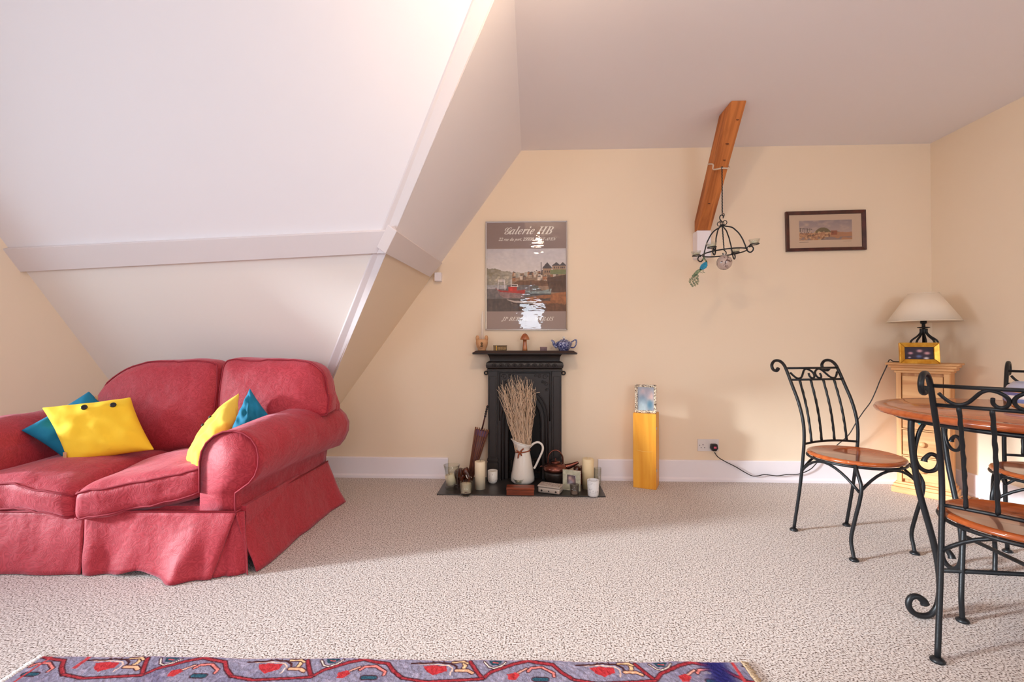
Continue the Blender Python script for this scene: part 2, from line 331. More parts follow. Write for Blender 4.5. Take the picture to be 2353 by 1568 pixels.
def serif(t):
    """bold italic serif letters of the built-in font"""
    o = ''
    for c in t:
        if 'A' <= c <= 'Z': o += chr(0x1D468 + ord(c) - 65)
        elif 'a' <= c <= 'z': o += chr(0x1D482 + ord(c) - 97)
        elif '0' <= c <= '9': o += chr(0x1D7CE + ord(c) - 48)
        else: o += c
    return o
def mitred(parent, W, H, ft, y0, y1, m, z0=0.0, bevel=0.002):
    """four mitred picture-frame members, sloping back towards the picture; y0 front, y1 back"""
    o = [(-W / 2, z0), (W / 2, z0), (W / 2, z0 + H), (-W / 2, z0 + H)]; i = [(-W / 2 + ft, z0 + ft), (W / 2 - ft, z0 + ft), (W / 2 - ft, z0 + H - ft), (-W / 2 + ft, z0 + H - ft)]
    yi = y0 + (y1 - y0) * 0.3
    for k in range(4):
        a, b, c, d = o[k], o[(k + 1) % 4], i[(k + 1) % 4], i[k]
        build('frame_rail' if k % 2 == 0 else 'frame_stile', MB().hexa([(a[0], y0, a[1]), (b[0], y0, b[1]), (c[0], yi, c[1]), (d[0], yi, d[1]), (a[0], y1, a[1]), (b[0], y1, b[1]), (c[0], y1, c[1]), (d[0], y1, d[1])]), m, parent, bevel=bevel)

# ------------------------------------------------------------------ room shell
YW = 3.54; XR = 3.014; ZC = 2.555; YB = -2.2; XL = -5.2
n1 = Vector((0.192, 1, 1 / 1.75)); c1 = 3.2174                    # left roof slope: .192x + y + z/1.75 = c1
def s1y(x, z): return c1 - 0.192 * x - z / 1.75
xe = -0.069; k2 = 1.39                                            # slope over the chimney side: z = ZC + k2 (x - xe)
n2 = Vector((-k2, 0, 1.0)); p2 = Vector((xe, YW, ZC)); p1 = Vector((0, c1, 0))
def s2x(z): return xe + (z - ZC) / k2
def valley(z): x = s2x(z); return Vector((x, s1y(x, z), z))
# left wall: trace on the slope, then towards the camera
LA = on(0, 545, n1, p1); LB = on(240, 860, n1, p1); dl = Vector((LB.x - LA.x, LB.y - LA.y)).normalized()
def lw(y): t = (y - LA.y) / dl.y; return LA.x + dl.x * t
def lw_s1(z):                                                     # where left wall meets slope at height z
    # x = LA.x + dl.x t, y = LA.y + dl.y t, .192x + y = c1 - z/1.75
    t = (c1 - z / 1.75 - 0.192 * LA.x - LA.y) / (0.192 * dl.x + dl.y); return Vector((LA.x + dl.x * t, LA.y + dl.y * t, z))
ZP = 1.62; ZH = 3.0
struct('floor', MB().add([(-5.3, YB, 0), (XR, YB, 0), (XR, YW + 0.8, 0), (-5.3, YW + 0.8, 0)], [(0, 1, 2, 3)]), M['carpet'])
struct('wall_back', MB().box(s2x(0) - 0.3, XR, YW, YW + 0.1, 0, ZC), M['wall'])
struct('wall_right', MB().box(XR, XR + 0.1, YB, YW + 0.1, 0, ZC), M['wall'])
v0, vp, vt = valley(0.0), valley(ZP), valley(ZC)
struct('ceiling', MB().add([(xe, YB, ZC), (XR, YB, ZC), (XR, YW, ZC), (xe, YW, ZC)], [(0, 1, 2, 3)]), M['white'])
struct('ceiling_slope_right', MB().add([vp, vt, (xe, YW, ZC), (s2x(ZP), YW, ZP)], [(0, 1, 2, 3)]), M['white'])
struct('wall_slope_right', MB().add([v0, vp, (s2x(ZP), YW, ZP), (s2x(0), YW, 0)], [(0, 1, 2, 3)]), M['wall'])
a0, ap, ah = lw_s1(0), lw_s1(ZP), lw_s1(ZH)
vh = Vector((xe, s1y(xe, ZH), ZH))
struct('ceiling_slope_left', MB().add([vp, ap, ah, vh, vt], [(0, 1, 2, 3, 4)]), M['white'])
struct('wall_slope_left', MB().add([v0, a0, ap, vp], [(0, 1, 2, 3)]), M['wallpale'])
y_t = 2.2; lt = lw(y_t)
struct('wall_left', MB().add([(a0.x, a0.y, 0), ap, ah, (lt, y_t, ZH), (lt, y_t, 0)], [(0, 1, 2, 3, 4)]), M['wall'])
# wall beside the sofa alcove with the side window
wy0, wy1, wz0, wz1 = -0.5, 1.6, 0.75, 2.3
mb = MB().add([(lt, y_t, 0), (lt, y_t, ZH), (XL, 1.95, ZH), (XL, 1.95, 0)], [(0, 1, 2, 3)])
mb.box(XL - 0.1, XL, YB, wy0, 0, ZH).box(XL - 0.1, XL, wy1, 1.95, 0, ZH).box(XL - 0.1, XL, wy0, wy1, 0, wz0).box(XL - 0.1, XL, wy0, wy1, wz1, ZH)
struct('wall_left_side', mb, M['wall'])
wn = struct('window_1', MB().box(XL - 0.08, XL + 0.0, wy0, wy0 + 0.05, wz0, wz1).box(XL - 0.08, XL, wy1 - 0.05, wy1, wz0, wz1).box(XL - 0.08, XL, wy0, wy1, wz0, wz0 + 0.05).box(XL - 0.08, XL, wy0, wy1, wz1 - 0.05, wz1), M['trim'])
build('pane', MB().box(XL - 0.045, XL - 0.04, wy0 + 0.05, wy1 - 0.05, wz0 + 0.05, wz1 - 0.05), M['glass'], wn)
rx = [(-0.28, 0.32, 1.1, 2.0), (-2.85, -1.55, 0.95, 2.05), (1.25, 2.55, 0.95, 2.05)]  # the outer pair are unseen openings, added to go with the rear fills
mb = MB().box(-5.3, -2.85, YB - 0.1, YB, 0, ZH).box(-1.55, -0.28, YB - 0.1, YB, 0, ZH).box(0.32, 1.25, YB - 0.1, YB, 0, ZH).box(2.55, XR, YB - 0.1, YB, 0, ZH)
for x0, x1, z0, z1 in rx: mb.box(x0, x1, YB - 0.1, YB, 0, z0).box(x0, x1, YB - 0.1, YB, z1, ZH)
struct('wall_rear', mb, M['wall'])
for i, (x0, x1, z0, z1) in enumerate(rx):
    mb = MB()
    for a, b, c, d in ((x0, x0 + .04, z0, z1), (x1 - .04, x1, z0, z1), (x0, x1, z0, z0 + .04), (x0, x1, z1 - .04, z1), (x0, x1, (z0 + z1) / 2 - .02, (z0 + z1) / 2 + .02)): mb.box(a, b, YB - 0.08, YB - 0.01, c, d)
    wn = struct('window_%d' % (i + 2), mb, M['trim']); build('pane', MB().box(x0 + .04, x1 - .04, YB - 0.05, YB - 0.045, z0 + .04, z1 - .04), M['glass'], wn)
struct('ceiling_high', MB().add([(-5.3, YB, ZH), (xe, YB, ZH), (xe, 1.9, ZH), (-5.3, 3.2, ZH)], [(0, 1, 2, 3)]), M['white'])
struct('wall_drop', MB().add([(xe, YB, ZC), (xe, vt.y, ZC), (xe, vt.y - 0.0, ZH), (xe, YB, ZH)], [(0, 1, 2, 3)]), M['white'])
# boxed purlin and valley board
def off(n, p, e): n = Vector(n).normalized(); return Vector(p) + n * e
e_ = 0.028
q1 = off(n1, p1, -e_); q2 = off(n2, p2, -e_); N1 = n1.normalized(); N2 = n2.normalized()
A = [on(8, 572, n1, q1), on(897, 530, n1, q1), on(865, 583, n1, q1), on(58, 625, n1, q1)]
dA = (A[0] - A[1]) * 0.05; dB = (A[3] - A[2]) * 0.05; A[0] = A[0] + dA; A[3] = A[3] + dB
B = [on(912, 531, n2, q2), on(1017, 605, n2, q2), on(988, 637, n2, q2), on(886, 583, n2, q2)]
def slab(mb, quad, nv, t):
    return mb.hexa([quad[0], quad[1], quad[2], quad[3], quad[0] + nv * t, quad[1] + nv * t, quad[2] + nv * t, quad[3] + nv * t])
struct('trim_1', slab(MB(), A, N1, 0.06), M['boxing'], bevel=0.003)
struct('trim_2', slab(MB(), B, N2, 0.06), M['boxing'], bevel=0.003)
struct('trim_3', slab(MB(), [A[1], B[0], B[3], A[2]], (N1 + N2).normalized(), 0.06), M['boxing'], bevel=0.002)
r1 = off(n1, p1, -0.010); r2 = off(n2, p2, -0.010)
La, Lb = on(1088, 0, n1, r1), on(748, 856, n1, r1); Ra, Rb = on(1133, 0, n2, r2), on(768, 868, n2, r2)
La = La + (La - Lb) * 0.16; Ra = Ra + (Ra - Rb) * 0.16; Lb = Lb - (La - Lb) * 0.35; Rb = Rb - (Ra - Rb) * 0.35
struct('trim_4', slab(MB(), [La, Ra, Rb, Lb], (N1 + N2).normalized(), 0.05), M['boxing'], bevel=0.003)
e1 = on(1000, 632, n2, off(n2, p2, -0.05))
struct('trim_5', MB().box(e1.x - 0.02, e1.x + 0.03, YW - 0.06, YW, e1.z - 0.035, e1.z + 0.03), M['trim'], bevel=0.002)
# skirting boards with a quadrant along the carpet
def skirt(name, x0, x1):
    struct(name, MB().prism([(x0, YW, 0), (x0, YW - 0.03, 0), (x0, YW - 0.03, 0.018), (x0, YW - 0.018, 0.03), (x0, YW - 0.018, 0.152), (x0, YW - 0.012, 0.158), (x0, YW, 0.158)], (x1 - x0, 0, 0)), M['trim'])
skirt('baseboard_back_left', -1.9, -0.64); skirt('baseboard_back_right', 0.52, XR)
struct('baseboard_right', MB().prism([(XR, YB, 0), (XR - 0.03, YB, 0), (XR - 0.03, YB, 0.018), (XR - 0.018, YB, 0.03), (XR - 0.018, YB, 0.152), (XR - 0.012, YB, 0.158), (XR, YB, 0.158)], (0, YW - YB, 0)), M['trim'])
# raking roof brace that meets the wall on a plastered corbel
bx0, bx1 = 1.249, 1.345
bt = 0.746
def by(z): return 2.866 + (ZC - z) * (3.436 - 2.866) / (ZC - 1.896)
prof = [(by(ZC), ZC), (by(ZC) + 0.186, ZC), (3.51, 1.978), (3.51, 1.892), (by(1.892), 1.892)]
th_b = thing('roof_brace', 'raking orange pine roof brace running from the ceiling down to the back wall', 'beam', (bx0, 3.2, 1.89))
bo = MB()
for p in (0,):
    bo.prism([(0, y - 3.2, z - 1.89) for y, z in prof], (bx1 - bx0, 0, 0))
bm_ = build('timber', bo, M['beamwood'], th_b, bevel=0.006)
struct('trim_6', MB().box(bx0 - 0.003, bx1 + 0.003, by(1.892) + 0.005, YW, 1.69, 1.892), M['trim'], bevel=0.003)
kn = build('knot', MB().lathe([(0.012, 0), (0.010, 0.001)], seg=14), M['mahog'], th_b)
def on_brace(u, z): return Vector((u, by(z) - 3.2 - 0.0012, z - 1.89))
kn.location = on_brace(0.045, 2.36); kn.rotation_euler = (PI / 2 - 0.7, 0, 0)
for u, z in ((0.055, 2.28), (0.03, 2.05), (0.07, 2.47)):
    c = kn.copy(); COL.objects.link(c); c.parent = th_b; c.location = on_brace(u, z); c.scale = (0.8, 0.7, 1)
# ceiling lamp just above the frame (its bulbs mirror in the poster glass)
cl = thing('ceiling_lamp', 'three-armed ceiling lamp with bare warm bulbs under the flat ceiling', 'lamp', (0.09, 1.22, ZC))
build('ceiling_rose', MB().lathe([(0.06, 0), (0.055, -0.02), (0.01, -0.03)]), M['brass'], cl)
for k in range(3):
    a = 2 * PI * k / 3 + 0.5; d = Vector((math.cos(a), math.sin(a), 0))
    build('arm', MB().tube(smooth_path([(0, 0, -0.03), d * 0.015 + Vector((0, 0, -0.13)), d * 0.03 + Vector((0, 0, -0.17)), d * 0.038 + Vector((0, 0, -0.15))]), 0.006), M['brass'], cl)
    build('bulb', MB().ball(tuple(d * 0.038 + Vector((0, 0, -0.195))), 0.023, 16, sz=1.4), M['bulb'], cl)

# ------------------------------------------------------------------ sofa
sofa = thing('sofa', 'raspberry red two-seat sofa in a loose cover, under the sloping ceiling', 'sofa', (-1.27, 2.03, 0), math.radians(2))
SM = sofa_m = M['sofa']
def nz(x, y, z, s=6, a=0.008): return pnoise(Vector((x * s, y * s, z * s))) * a
def arm(sgn, cx):
    """scroll arm; sgn=+1 outer side towards +x; cx = inner face x"""
    mb = MB(); secs = []; ny = 22
    for j in range(ny + 1):
        t = j / ny; y = t * 0.9; r = 0.135 + 0.03 * t; c = 0.137 + 0.05 * t; zc = 0.505 + 0.012 * math.sin(t * PI)
        pr = [(0.0, 0.26), (0.0, 0.36), (0.0, zc)]
        for k in range(13):
            a = PI - k * (PI * 1.27) / 12; pr.append((c + r * math.cos(a), zc + r * math.sin(a)))
        pr += [(0.165 + 0.05 * t, 0.36), (0.165 + 0.045 * t, 0.31), (0.168 + 0.045 * t, 0.26)]
        ring = []
        for x, z in pr:
            d = nz(x * 1.0, y * 1.0, z, 7, 0.010)
            ring.append((cx + sgn * (x + d), y, z + d))
        secs.append(ring)
    n = len(secs[0]); vs = [p for s_ in secs for p in s_]
    fs = [(j * n + k, j * n + (k + 1) % n, (j + 1) * n + (k + 1) % n, (j + 1) * n + k) for j in range(ny) for k in range(n)]
    fs += [tuple(range(n)), tuple(range(ny * n, ny * n + n))]
    mb.add(vs, fs, True); o = build('arm', mb, SM, sofa)
    p = [Vector(v) + Vector((0, -0.004, 0)) for v in secs[0]]
    build('piping', MB().tube(p[1:], 0.0045, 6), M['piping'], o)
    # front gathers panel, slightly domed
    return o
arm(1, -0.235); arm(-1, -1.31)
# base box hidden under cushions
bs = MB().box(-1.5, -0.04, 0.03, 0.86, 0.05, 0.29); build('base', bs, SM, sofa)
bk = MB(); xs = 24
bk.add([], [])
def rounded_back():
    mb = MB(); pr = []
    for x, z in [(-1.40, 0.3), (-1.40, 0.62), (-1.34, 0.76), (-1.2, 0.85), (-0.8, 0.88), (-0.3, 0.88), (-0.05, 0.84), (0.04, 0.76), (0.09, 0.62), (-0.06, 0.55), (-0.10, 0.3)]: pr.append((x, 0.76, z))
    mb.prism(pr, (0, 0.13, 0)); return mb
build('back_frame', rounded_back(), SM, sofa, bevel=0.04)
def cushion(name, x0, x1, y0, y1, z0, z1, fn=None, corner=0.07, puff=0.03, n=14, amp=0.012, seed=0, pip=True):
    """rounded box cushion: superellipse outline, puffed faces; fn(x,y,z,u,v,w) deforms"""
    mb = MB(); c = Vector(((x0 + x1) / 2, (y0 + y1) / 2, (z0 + z1) / 2)); h = Vector(((x1 - x0) / 2, (y1 - y0) / 2, (z1 - z0) / 2))
    def P(u, v, w):
        # cube -> rounded box
        p = Vector((u * h.x, v * h.y, w * h.z)); r = min(corner, h.x, h.y, h.z)
        q = Vector((max(-h.x + r, min(h.x - r, p.x)), max(-h.y + r, min(h.y - r, p.y)), max(-h.z + r, min(h.z - r, p.z))))
        d = p - q
        if d.length > 1e-9: p = q + d.normalized() * min(r, max(abs(d.x), abs(d.y), abs(d.z)))
        f = Vector((0, 0, 0))
        m = min(h)
        if m == h.y: p.y += v * puff * (1 - u * u) * (1 - w * w)
        if m == h.z: p.z += w * puff * (1 - u * u) * (1 - v * v)
        p = p + c
        k = Vector((pnoise(p * 5 + Vector((seed, 0, 0))), pnoise(p * 5 + Vector((0, seed + 9, 0))), pnoise(p * 5 + Vector((0, 0, seed + 5))))) * amp
        k += Vector((0, 1, 1)) * pnoise(Vector((p.x * 18, p.y * 5, p.z * 5 + seed))) * amp * 0.5
        p = p + k
        return fn(p, u, v, w) if fn else p
    idx = {}
    def vid(i, j, k):
        key = (i, j, k)
        if key not in idx: idx[key] = len(mb.v); mb.v.append(P(2 * i / n - 1, 2 * j / n - 1, 2 * k / n - 1))
        return idx[key]
    for a in range(n):
        for b in range(n):
            for s_ in (0, n):
                for q in ([(a, b, s_), (a + 1, b, s_), (a + 1, b + 1, s_), (a, b + 1, s_)], [(a, s_, b), (a + 1, s_, b), (a + 1, s_, b + 1), (a, s_, b + 1)], [(s_, a, b), (s_, a + 1, b), (s_, a + 1, b + 1), (s_, a, b + 1)]):
                    mb.f.append(tuple(vid(*t) for t in q)); mb.sm.append(True)
    o = build(name, mb, SM, sofa, subd=1)
    if pip:
        m = min(h); out = []
        if m == h.z:
            for w_ in (-0.8, 0.8):
                loop = [(-1 + 2 * i / 20, -1) for i in range(20)] + [(1, -1 + 2 * i / 20) for i in range(20)] + [(1 - 2 * i / 20, 1) for i in range(20)] + [(-1, 1 - 2 * i / 20) for i in range(20)]
                out.append([P(a, b, w_) for a, b in loop])
        else:
            for w_ in (-0.8,):
                loop = [(-1 + 2 * i / 20, -1) for i in range(20)] + [(1, -1 + 2 * i / 20) for i in range(20)] + [(1 - 2 * i / 20, 1) for i in range(20)] + [(-1, 1 - 2 * i / 20) for i in range(20)]
                out.append([P(a, w_, b) for a, b in loop])
        pb = MB()
        for l in out:
            l2 = [p + (p - c).normalized() * 0.003 for p in l]; pb.tube(l2, 0.0045, 6, closed=True)
        build('piping', pb, M['piping'], o)
    return o
def seat_r(p, u, v, w): p.z += 0.075 * max(0, (p.x + 0.78) / 0.55) * (0.6 - 0.4 * v) - 0.035 * max(0, -v) * (1 - max(0, u)); p.y += 0.06 * (u > -2) * (u * 0.5 + 0.5) * (-v * 0.5 + 0.5); return p
def seat_l(p, u, v, w): p.z += -0.05 * max(0, u) * max(0, -v); return p
cushion('seat_cushion', -0.785, -0.225, -0.05, 0.62, 0.262, 0.425, seat_r, 0.055, 0.035, seed=1, amp=0.016)
cushion('seat_cushion', -1.34, -0.79, -0.03, 0.62, 0.268, 0.425, seat_l, 0.055, 0.035, seed=4, amp=0.014)
def lean(p, k=0.18): p.y += (p.z - 0.42) * k; return p
def back_r(p, u, v, w):
    if w < 0: p.x -= 0.25 * max(0, u) * min(1, -w * 1.6) ** 0.7
    t = min(1, max(0, (u - 0.25) / 0.75)); q = max(0, (w + 0.3) / 1.3); p.z -= 0.21 * (1 - math.sqrt(1 - 0.995 * t * t)) * q
    return lean(p)
def back_l(p, u, v, w):
    t = min(1, max(0, (-u + 0.0) / 1.0)); q = max(0, w * 0.5 + 0.5); p.z -= 0.30 * (1 - math.sqrt(1 - 0.99 * t * t)) * q
    return lean(p)
cushion('back_cushion', -0.575, 0.10, 0.555, 0.76, 0.40, 0.955, back_r, 0.075, 0.04, seed=2, amp=0.014)
cushion('back_cushion', -1.33, -0.575, 0.555, 0.76, 0.40, 0.942, back_l, 0.075, 0.04, seed=7, amp=0.014)
def sheet(name, top, bot, waves, amp, rows=14, cols=60, hem=None, flare=0.0, out=Vector((0, -1, 0)), sag=None):
    """a hanging valance panel between a top line and a bottom line (functions of t) with folds growing downwards"""
    vs = []
    for j in range(rows + 1):
        s = j / rows
        for i in range(cols + 1):
            t = i / cols; p = Vector(top(t)) * (1 - s) + Vector(bot(t)) * s
            p += out * (math.sin(t * waves * 2 * PI + math.sin(t * 7) * 1.3) * amp * s ** 1.2 + flare * s * s) + out * nz(t * 3, s, 0, 2, 0.012) * s
            vs.append(p)
    c = cols + 1; n0 = len(vs)
    vs2 = vs + [p - out * 0.006 for p in vs]
    fs = [(j * c + i, j * c + i + 1, (j + 1) * c + i + 1, (j + 1) * c + i) for j in range(rows) for i in range(cols)]
    fs += [tuple(n0 + a for a in f[::-1]) for f in fs]
    for i in range(cols): fs += [(i, i + 1, n0 + i + 1, n0 + i), (rows * c + i, rows * c + i + 1, n0 + rows * c + i + 1, n0 + rows * c + i)]
    for j in range(rows): fs += [(j * c, (j + 1) * c, n0 + (j + 1) * c, n0 + j * c), (j * c + cols, (j + 1) * c + cols, n0 + (j + 1) * c + cols, n0 + j * c + cols)]
    return build(name, MB().add(vs2, fs, True), SM, sofa)
sheet('valance', lambda t: (-1.55 + t * 0.79, 0.0, 0.275), lambda t: (-1.55 + t * 0.80, -0.035, 0.004), 1.5, 0.004)
def hb(t):
    z = 0.004 + 0.022 * math.exp(-((t - 0.42) / 0.13) ** 2)
    return (-0.735 + t * 0.60, -0.035 - 0.075 * math.exp(-((t - 0.78) / 0.22) ** 2), z)
sheet('valance', lambda t: (-0.755 + t * 0.69, -0.005 + 0.0 * t, 0.275), hb, 3.2, 0.010)
sheet('valance', lambda t: (-0.065 + 0.045 * t, -0.006 + t * 0.91, 0.275), lambda t: (0.0 + t * 0.05, 0.0 + t * 0.93, 0.004), 1.2, 0.012, out=Vector((1, 0, 0)), flare=0.03)
sheet('corner_flap', lambda t: (-0.10 + 0.06 * t, 0.004 + 0.01 * t, 0.27), lambda t: (-0.16 + 0.165 * t, -0.055 + 0.03 * t, 0.004), 1.0, 0.012, cols=24)
build('piping', MB().tube([(-1.55, -0.004, 0.277), (-0.065, -0.006, 0.277)], 0.0045, 6).tube([(-0.065, -0.008, 0.277), (-0.055, 0.2, 0.272), (-0.02, 0.90, 0.277)], 0.0045, 6), M['piping'], sofa)
MS = Matrix.Translation(sofa.location) @ Matrix.Rotation(math.radians(2), 4, 'Z')
def sl(px, py, y=None, z=None):
    """point of the sofa's own frame on a sight line, at depth y or height z of that frame"""
    n = MS.to_3x3() @ (Vector((0, 1, 0)) if y is not None else Vector((0, 0, 1)))
    return on(px, py, n, MS @ (Vector((0, y, 0)) if y is not None else Vector((0, 0, z))))
def pillow(name, label, cs, m, th=0.07, buttons=(), bm=None, group=None, tagc=None, seed=0):
    tl, tr, br, bl = [Vector(c) for c in cs]; c = (tl + tr + br + bl) / 4
    root = thing(name, label, 'cushion', c, 0, group); tl, tr, br, bl = tl - c, tr - c, br - c, bl - c
    nn = (tr - bl).cross(tl - br).normalized()
    if nn.dot(EYE - c) < 0: nn = -nn
    n = 18; vs = []
    def P(u, v, s):
        a = (u + 1) / 2; b = (v + 1) / 2
        pin = 1 - 0.07 * (1 - u * u) * (v * v) ** 3; pin2 = 1 - 0.07 * (1 - v * v) * (u * u) ** 3
        a = (u * pin2 + 1) / 2; b = (v * pin + 1) / 2
        p = (bl * (1 - a) + br * a) * (1 - b) + (tl * (1 - a) + tr * a) * b
        h = (max(0, 1 - u * u) ** 0.45) * (max(0, 1 - v * v) ** 0.45) * th
        ed = pnoise(Vector((u * 2.6 + seed, v * 2.6, s))) * 0.026 * (1 - max(abs(u), abs(v)) ** 6) * (1 if s > 0 else 0.3)
        rad = 0.014 * math.sin(12 * math.atan2(v, u) + seed) * max(0, max(abs(u), abs(v)) - 0.45) * (1 - max(abs(u), abs(v)) ** 8)
        return p + nn * s * (h + ed + rad)
    fs = []
    for s in (1, -1):
        o = len(vs)
        for j in range(n + 1):
            for i in range(n + 1): vs.append(P(-1 + 2 * i / n, -1 + 2 * j / n, s))
        fs += [(o + j * (n + 1) + i, o + j * (n + 1) + i + 1, o + (j + 1) * (n + 1) + i + 1, o + (j + 1) * (n + 1) + i) for j in range(n) for i in range(n)]
    mb = MB().add(vs, fs, True); build('cover', mb, m, root, subd=1)
    for (u, v, r) in buttons:
        q = P(u, v, 1); rot = nn.to_track_quat('Z', 'Y').to_matrix(); b = MB().lathe([(0, -0.001), (r, -0.001), (r, 0.004), (r * 0.8, 0.006), (r * 0.35, 0.004), (0, 0.004)], (0, 0, 0), 20, rot=rot)
        ob = build('button', b, M['blackp'], root); ob.location = q
    if tagc:
        u, v = tagc; q = P(u, v, 1); t = build('care_tag', MB().box(-0.008, 0.008, -0.002, 0.002, -0.014, 0.014), M['tan'], root); t.location = q + nn * 0.002
    return root
pillow('scatter_cushion', 'yellow scatter cushion with two black buttons on the far seat of the sofa', [sl(90, 935, y=0.30), sl(303, 910, y=0.46), sl(360, 1036, y=0.38), sl(155, 1070, y=0.22)], M['yellow'], 0.065, [(-0.05, 0.62, 0.014), (0.55, 0.62, 0.014)], tagc=(-0.95, -0.72), seed=1)
pillow('scatter_cushion', 'teal blue scatter cushion standing on its corner behind the yellow cushion with buttons', [sl(205, 896, y=0.50), sl(315, 985, y=0.56), sl(158, 1068, y=0.32), sl(42, 990, y=0.25)], M['blue'], 0.06, tagc=(-0.6, 0.95), seed=5)
Ac = sl(553, 899, y=0.5); Bc = sl(420, 1074, z=0.42); vv = Vector((0.15, -0.34, -0.12))
yc = pillow('scatter_cushion', 'yellow scatter cushion seen edge-on against the front sofa arm', [Ac, Ac + vv, Bc + Vector((0.22, -0.18, 0.03)), Bc], M['sunlityellow'], 0.06, [(-0.2, 0.35, 0.008), (-0.15, 0.1, 0.008)], seed=9)
pillow('scatter_cushion', 'teal blue scatter cushion between the edge-on yellow cushion and the sofa arm', [sl(574, 889, y=0.53), sl(624, 960, y=0.50), sl(585, 1045, y=0.42), sl(528, 985, y=0.45)], M['blue'], 0.045, seed=13)

# ------------------------------------------------------------------ hearth and fireplace
HZ = 0.008
struct('hearth_slab', MB().box(-0.645, 0.512, 3.125, YW, 0, HZ), M['hearth'], bevel=0.002)
fp = thing('fireplace', 'small black cast-iron Victorian fireplace with an arched opening and a mantel shelf', 'fireplace', (-0.043, YW, HZ))
def fx(mb, name, parent=fp, m=M['cast'], bevel=0.002): return build(name, mb, m, parent, bevel=bevel)
Y1 = -0.09
# shelf with chamfered ends
fx(MB().add([(-0.362, 0, 0.985), (-0.362, -0.17, 0.985), (0.362, -0.17, 0.985), (0.362, 0, 0.985), (-0.392, 0, 0.966), (-0.392, -0.19, 0.966), (0.392, -0.19, 0.966), (0.392, 0, 0.966)], [(0, 1, 2, 3), (7, 6, 5, 4), (0, 4, 5, 1), (1, 5, 6, 2), (2, 6, 7, 3), (3, 7, 4, 0)]), 'mantel_shelf', m=mat('mantel_paint', (52, 36, 32), 0.4))
fx(MB().box(-0.385, 0.385, -0.185, 0, 0.958, 0.966), 'shelf_fillet')
# cove below
cv = MB(); pr = []
for k in range(9):
    a = k / 8 * PI / 2; pr.append((0.285 - 0.022 * math.sin(a), 0.135 - 0.035 * math.sin(a), 0.958 - 0.055 * (1 - math.cos(a))))
vs = []; 
for hx, hy, z in pr: vs += [(-hx, 0, z), (-hx, -hy, z), (hx, -hy, z), (hx, 0, z)]
fs = []
for j in range(len(pr) - 1):
    for k in range(3): fs.append((j * 4 + k, j * 4 + k + 1, j * 4 + 4 + k + 1, j * 4 + 4 + k))
fs += [(0, 1, 2, 3), tuple(len(vs) - 4 + k for k in range(4))]
fx(cv.add(vs, fs), 'cove', bevel=0)
# egg-shaped frieze band with rosettes
fr = MB(); vs = []; prf = [(0.272, 0.105, 0.905), (0.288, 0.12, 0.895), (0.292, 0.124, 0.875), (0.288, 0.12, 0.855), (0.274, 0.106, 0.845)]
for hx, hy, z in prf: vs += [(-hx, 0, z), (-hx, -hy, z), (hx, -hy, z), (hx, 0, z)]
fs = [(j * 4 + k, j * 4 + k + 1, j * 4 + 4 + k + 1, j * 4 + 4 + k) for j in range(4) for k in range(3)] + [(0, 1, 2, 3), (16, 17, 18, 19)]
frz = fx(fr.add(vs, fs), 'frieze', bevel=0)
ro = MB().tube([(0.016 * math.cos(a), 0, 0.014 * math.sin(a)) for a in [2 * PI * k / 14 for k in range(14)]], 0.0028, 5, closed=True).ball((0, 0, 0), 0.007, 10).tube([(0.007 * math.cos(a), -0.002, 0.007 * math.sin(a)) for a in [1.4 * PI * k / 8 for k in range(8)]], 0.002, 5)
r0 = build('rosette', ro, M['cast'], frz); r0.location = (-0.225, -0.124, 0.875)
for k in range(1, 10):
    c = r0.copy(); COL.objects.link(c); c.parent = frz; c.location = (-0.225 + 0.05 * k, -0.124, 0.875)
fx(MB().box(-0.285, 0.285, -0.112, 0, 0.832, 0.845), 'fillet')
# jambs
for s in (-1, 1):
    a, b = sorted((s * 0.278, s * 0.205))
    j = fx(MB().box(a, b, Y1, 0, 0.0, 0.832), 'jamb')
    a, b = sorted((s * 0.266, s * 0.217)); fx(MB().box(a, b, Y1 - 0.01, Y1, 0.18, 0.79), 'jamb_panel', j)
    a, b = sorted((s * 0.284, s * 0.2)); fx(MB().box(a, b, Y1 - 0.016, 0, 0.0, 0.135), 'plinth_block', j); fx(MB().box(a, b, Y1 - 0.012, 0, 0.15, 0.165), 'plinth_moulding', j)
    e = MB().tube([(s * 0.298 + 0.013 * math.cos(t), -0.03, 0.812 + 0.013 * math.sin(t)) for t in [2 * PI * k / 14 for k in range(14)]], 0.0055, 6, closed=True); fx(e, 'fixing_lug', bevel=0)
def arch(hw, zs, zt, n=20):
    return [(-hw, zs)] + [(-hw * math.cos(PI * k / n), zs + (zt - zs) * math.sin(PI * k / n) ** 0.9) for k in range(1, n)] + [(hw, zs)]
def arch_plate(name, W, Z0, ZT, hw, zs, zt, y0, y1, m=M['cast'], parent=fp):
    A_ = arch(hw, zs, zt); mb = MB(); n = len(A_)
    outer = []
    for x, z in A_:
        t = (A_.index((x, z))) / (n - 1)
        if t < 0.25: outer.append((-W, zs + (ZT - zs) * t / 0.25))
        elif t > 0.75: outer.append((W, zs + (ZT - zs) * (1 - t) / 0.25))
        else: outer.append((-W + 2 * W * (t - 0.25) / 0.5, ZT))
    for i in range(n - 1):
        a, b, c, d = A_[i], A_[i + 1], outer[i + 1], outer[i]
        mb.hexa([(a[0], y0, a[1]), (b[0], y0, b[1]), (c[0], y0, c[1]), (d[0], y0, d[1]), (a[0], y1, a[1]), (b[0], y1, b[1]), (c[0], y1, c[1]), (d[0], y1, d[1])])
    mb.box(-W, -hw, y0, y1, Z0, zs).box(hw, W, y0, y1, Z0, zs)
    return build(name, mb, m, parent)
arch_plate('spandrel', 0.206, 0.0, 0.832, 0.175, 0.45, 0.69, -0.07, 0, )
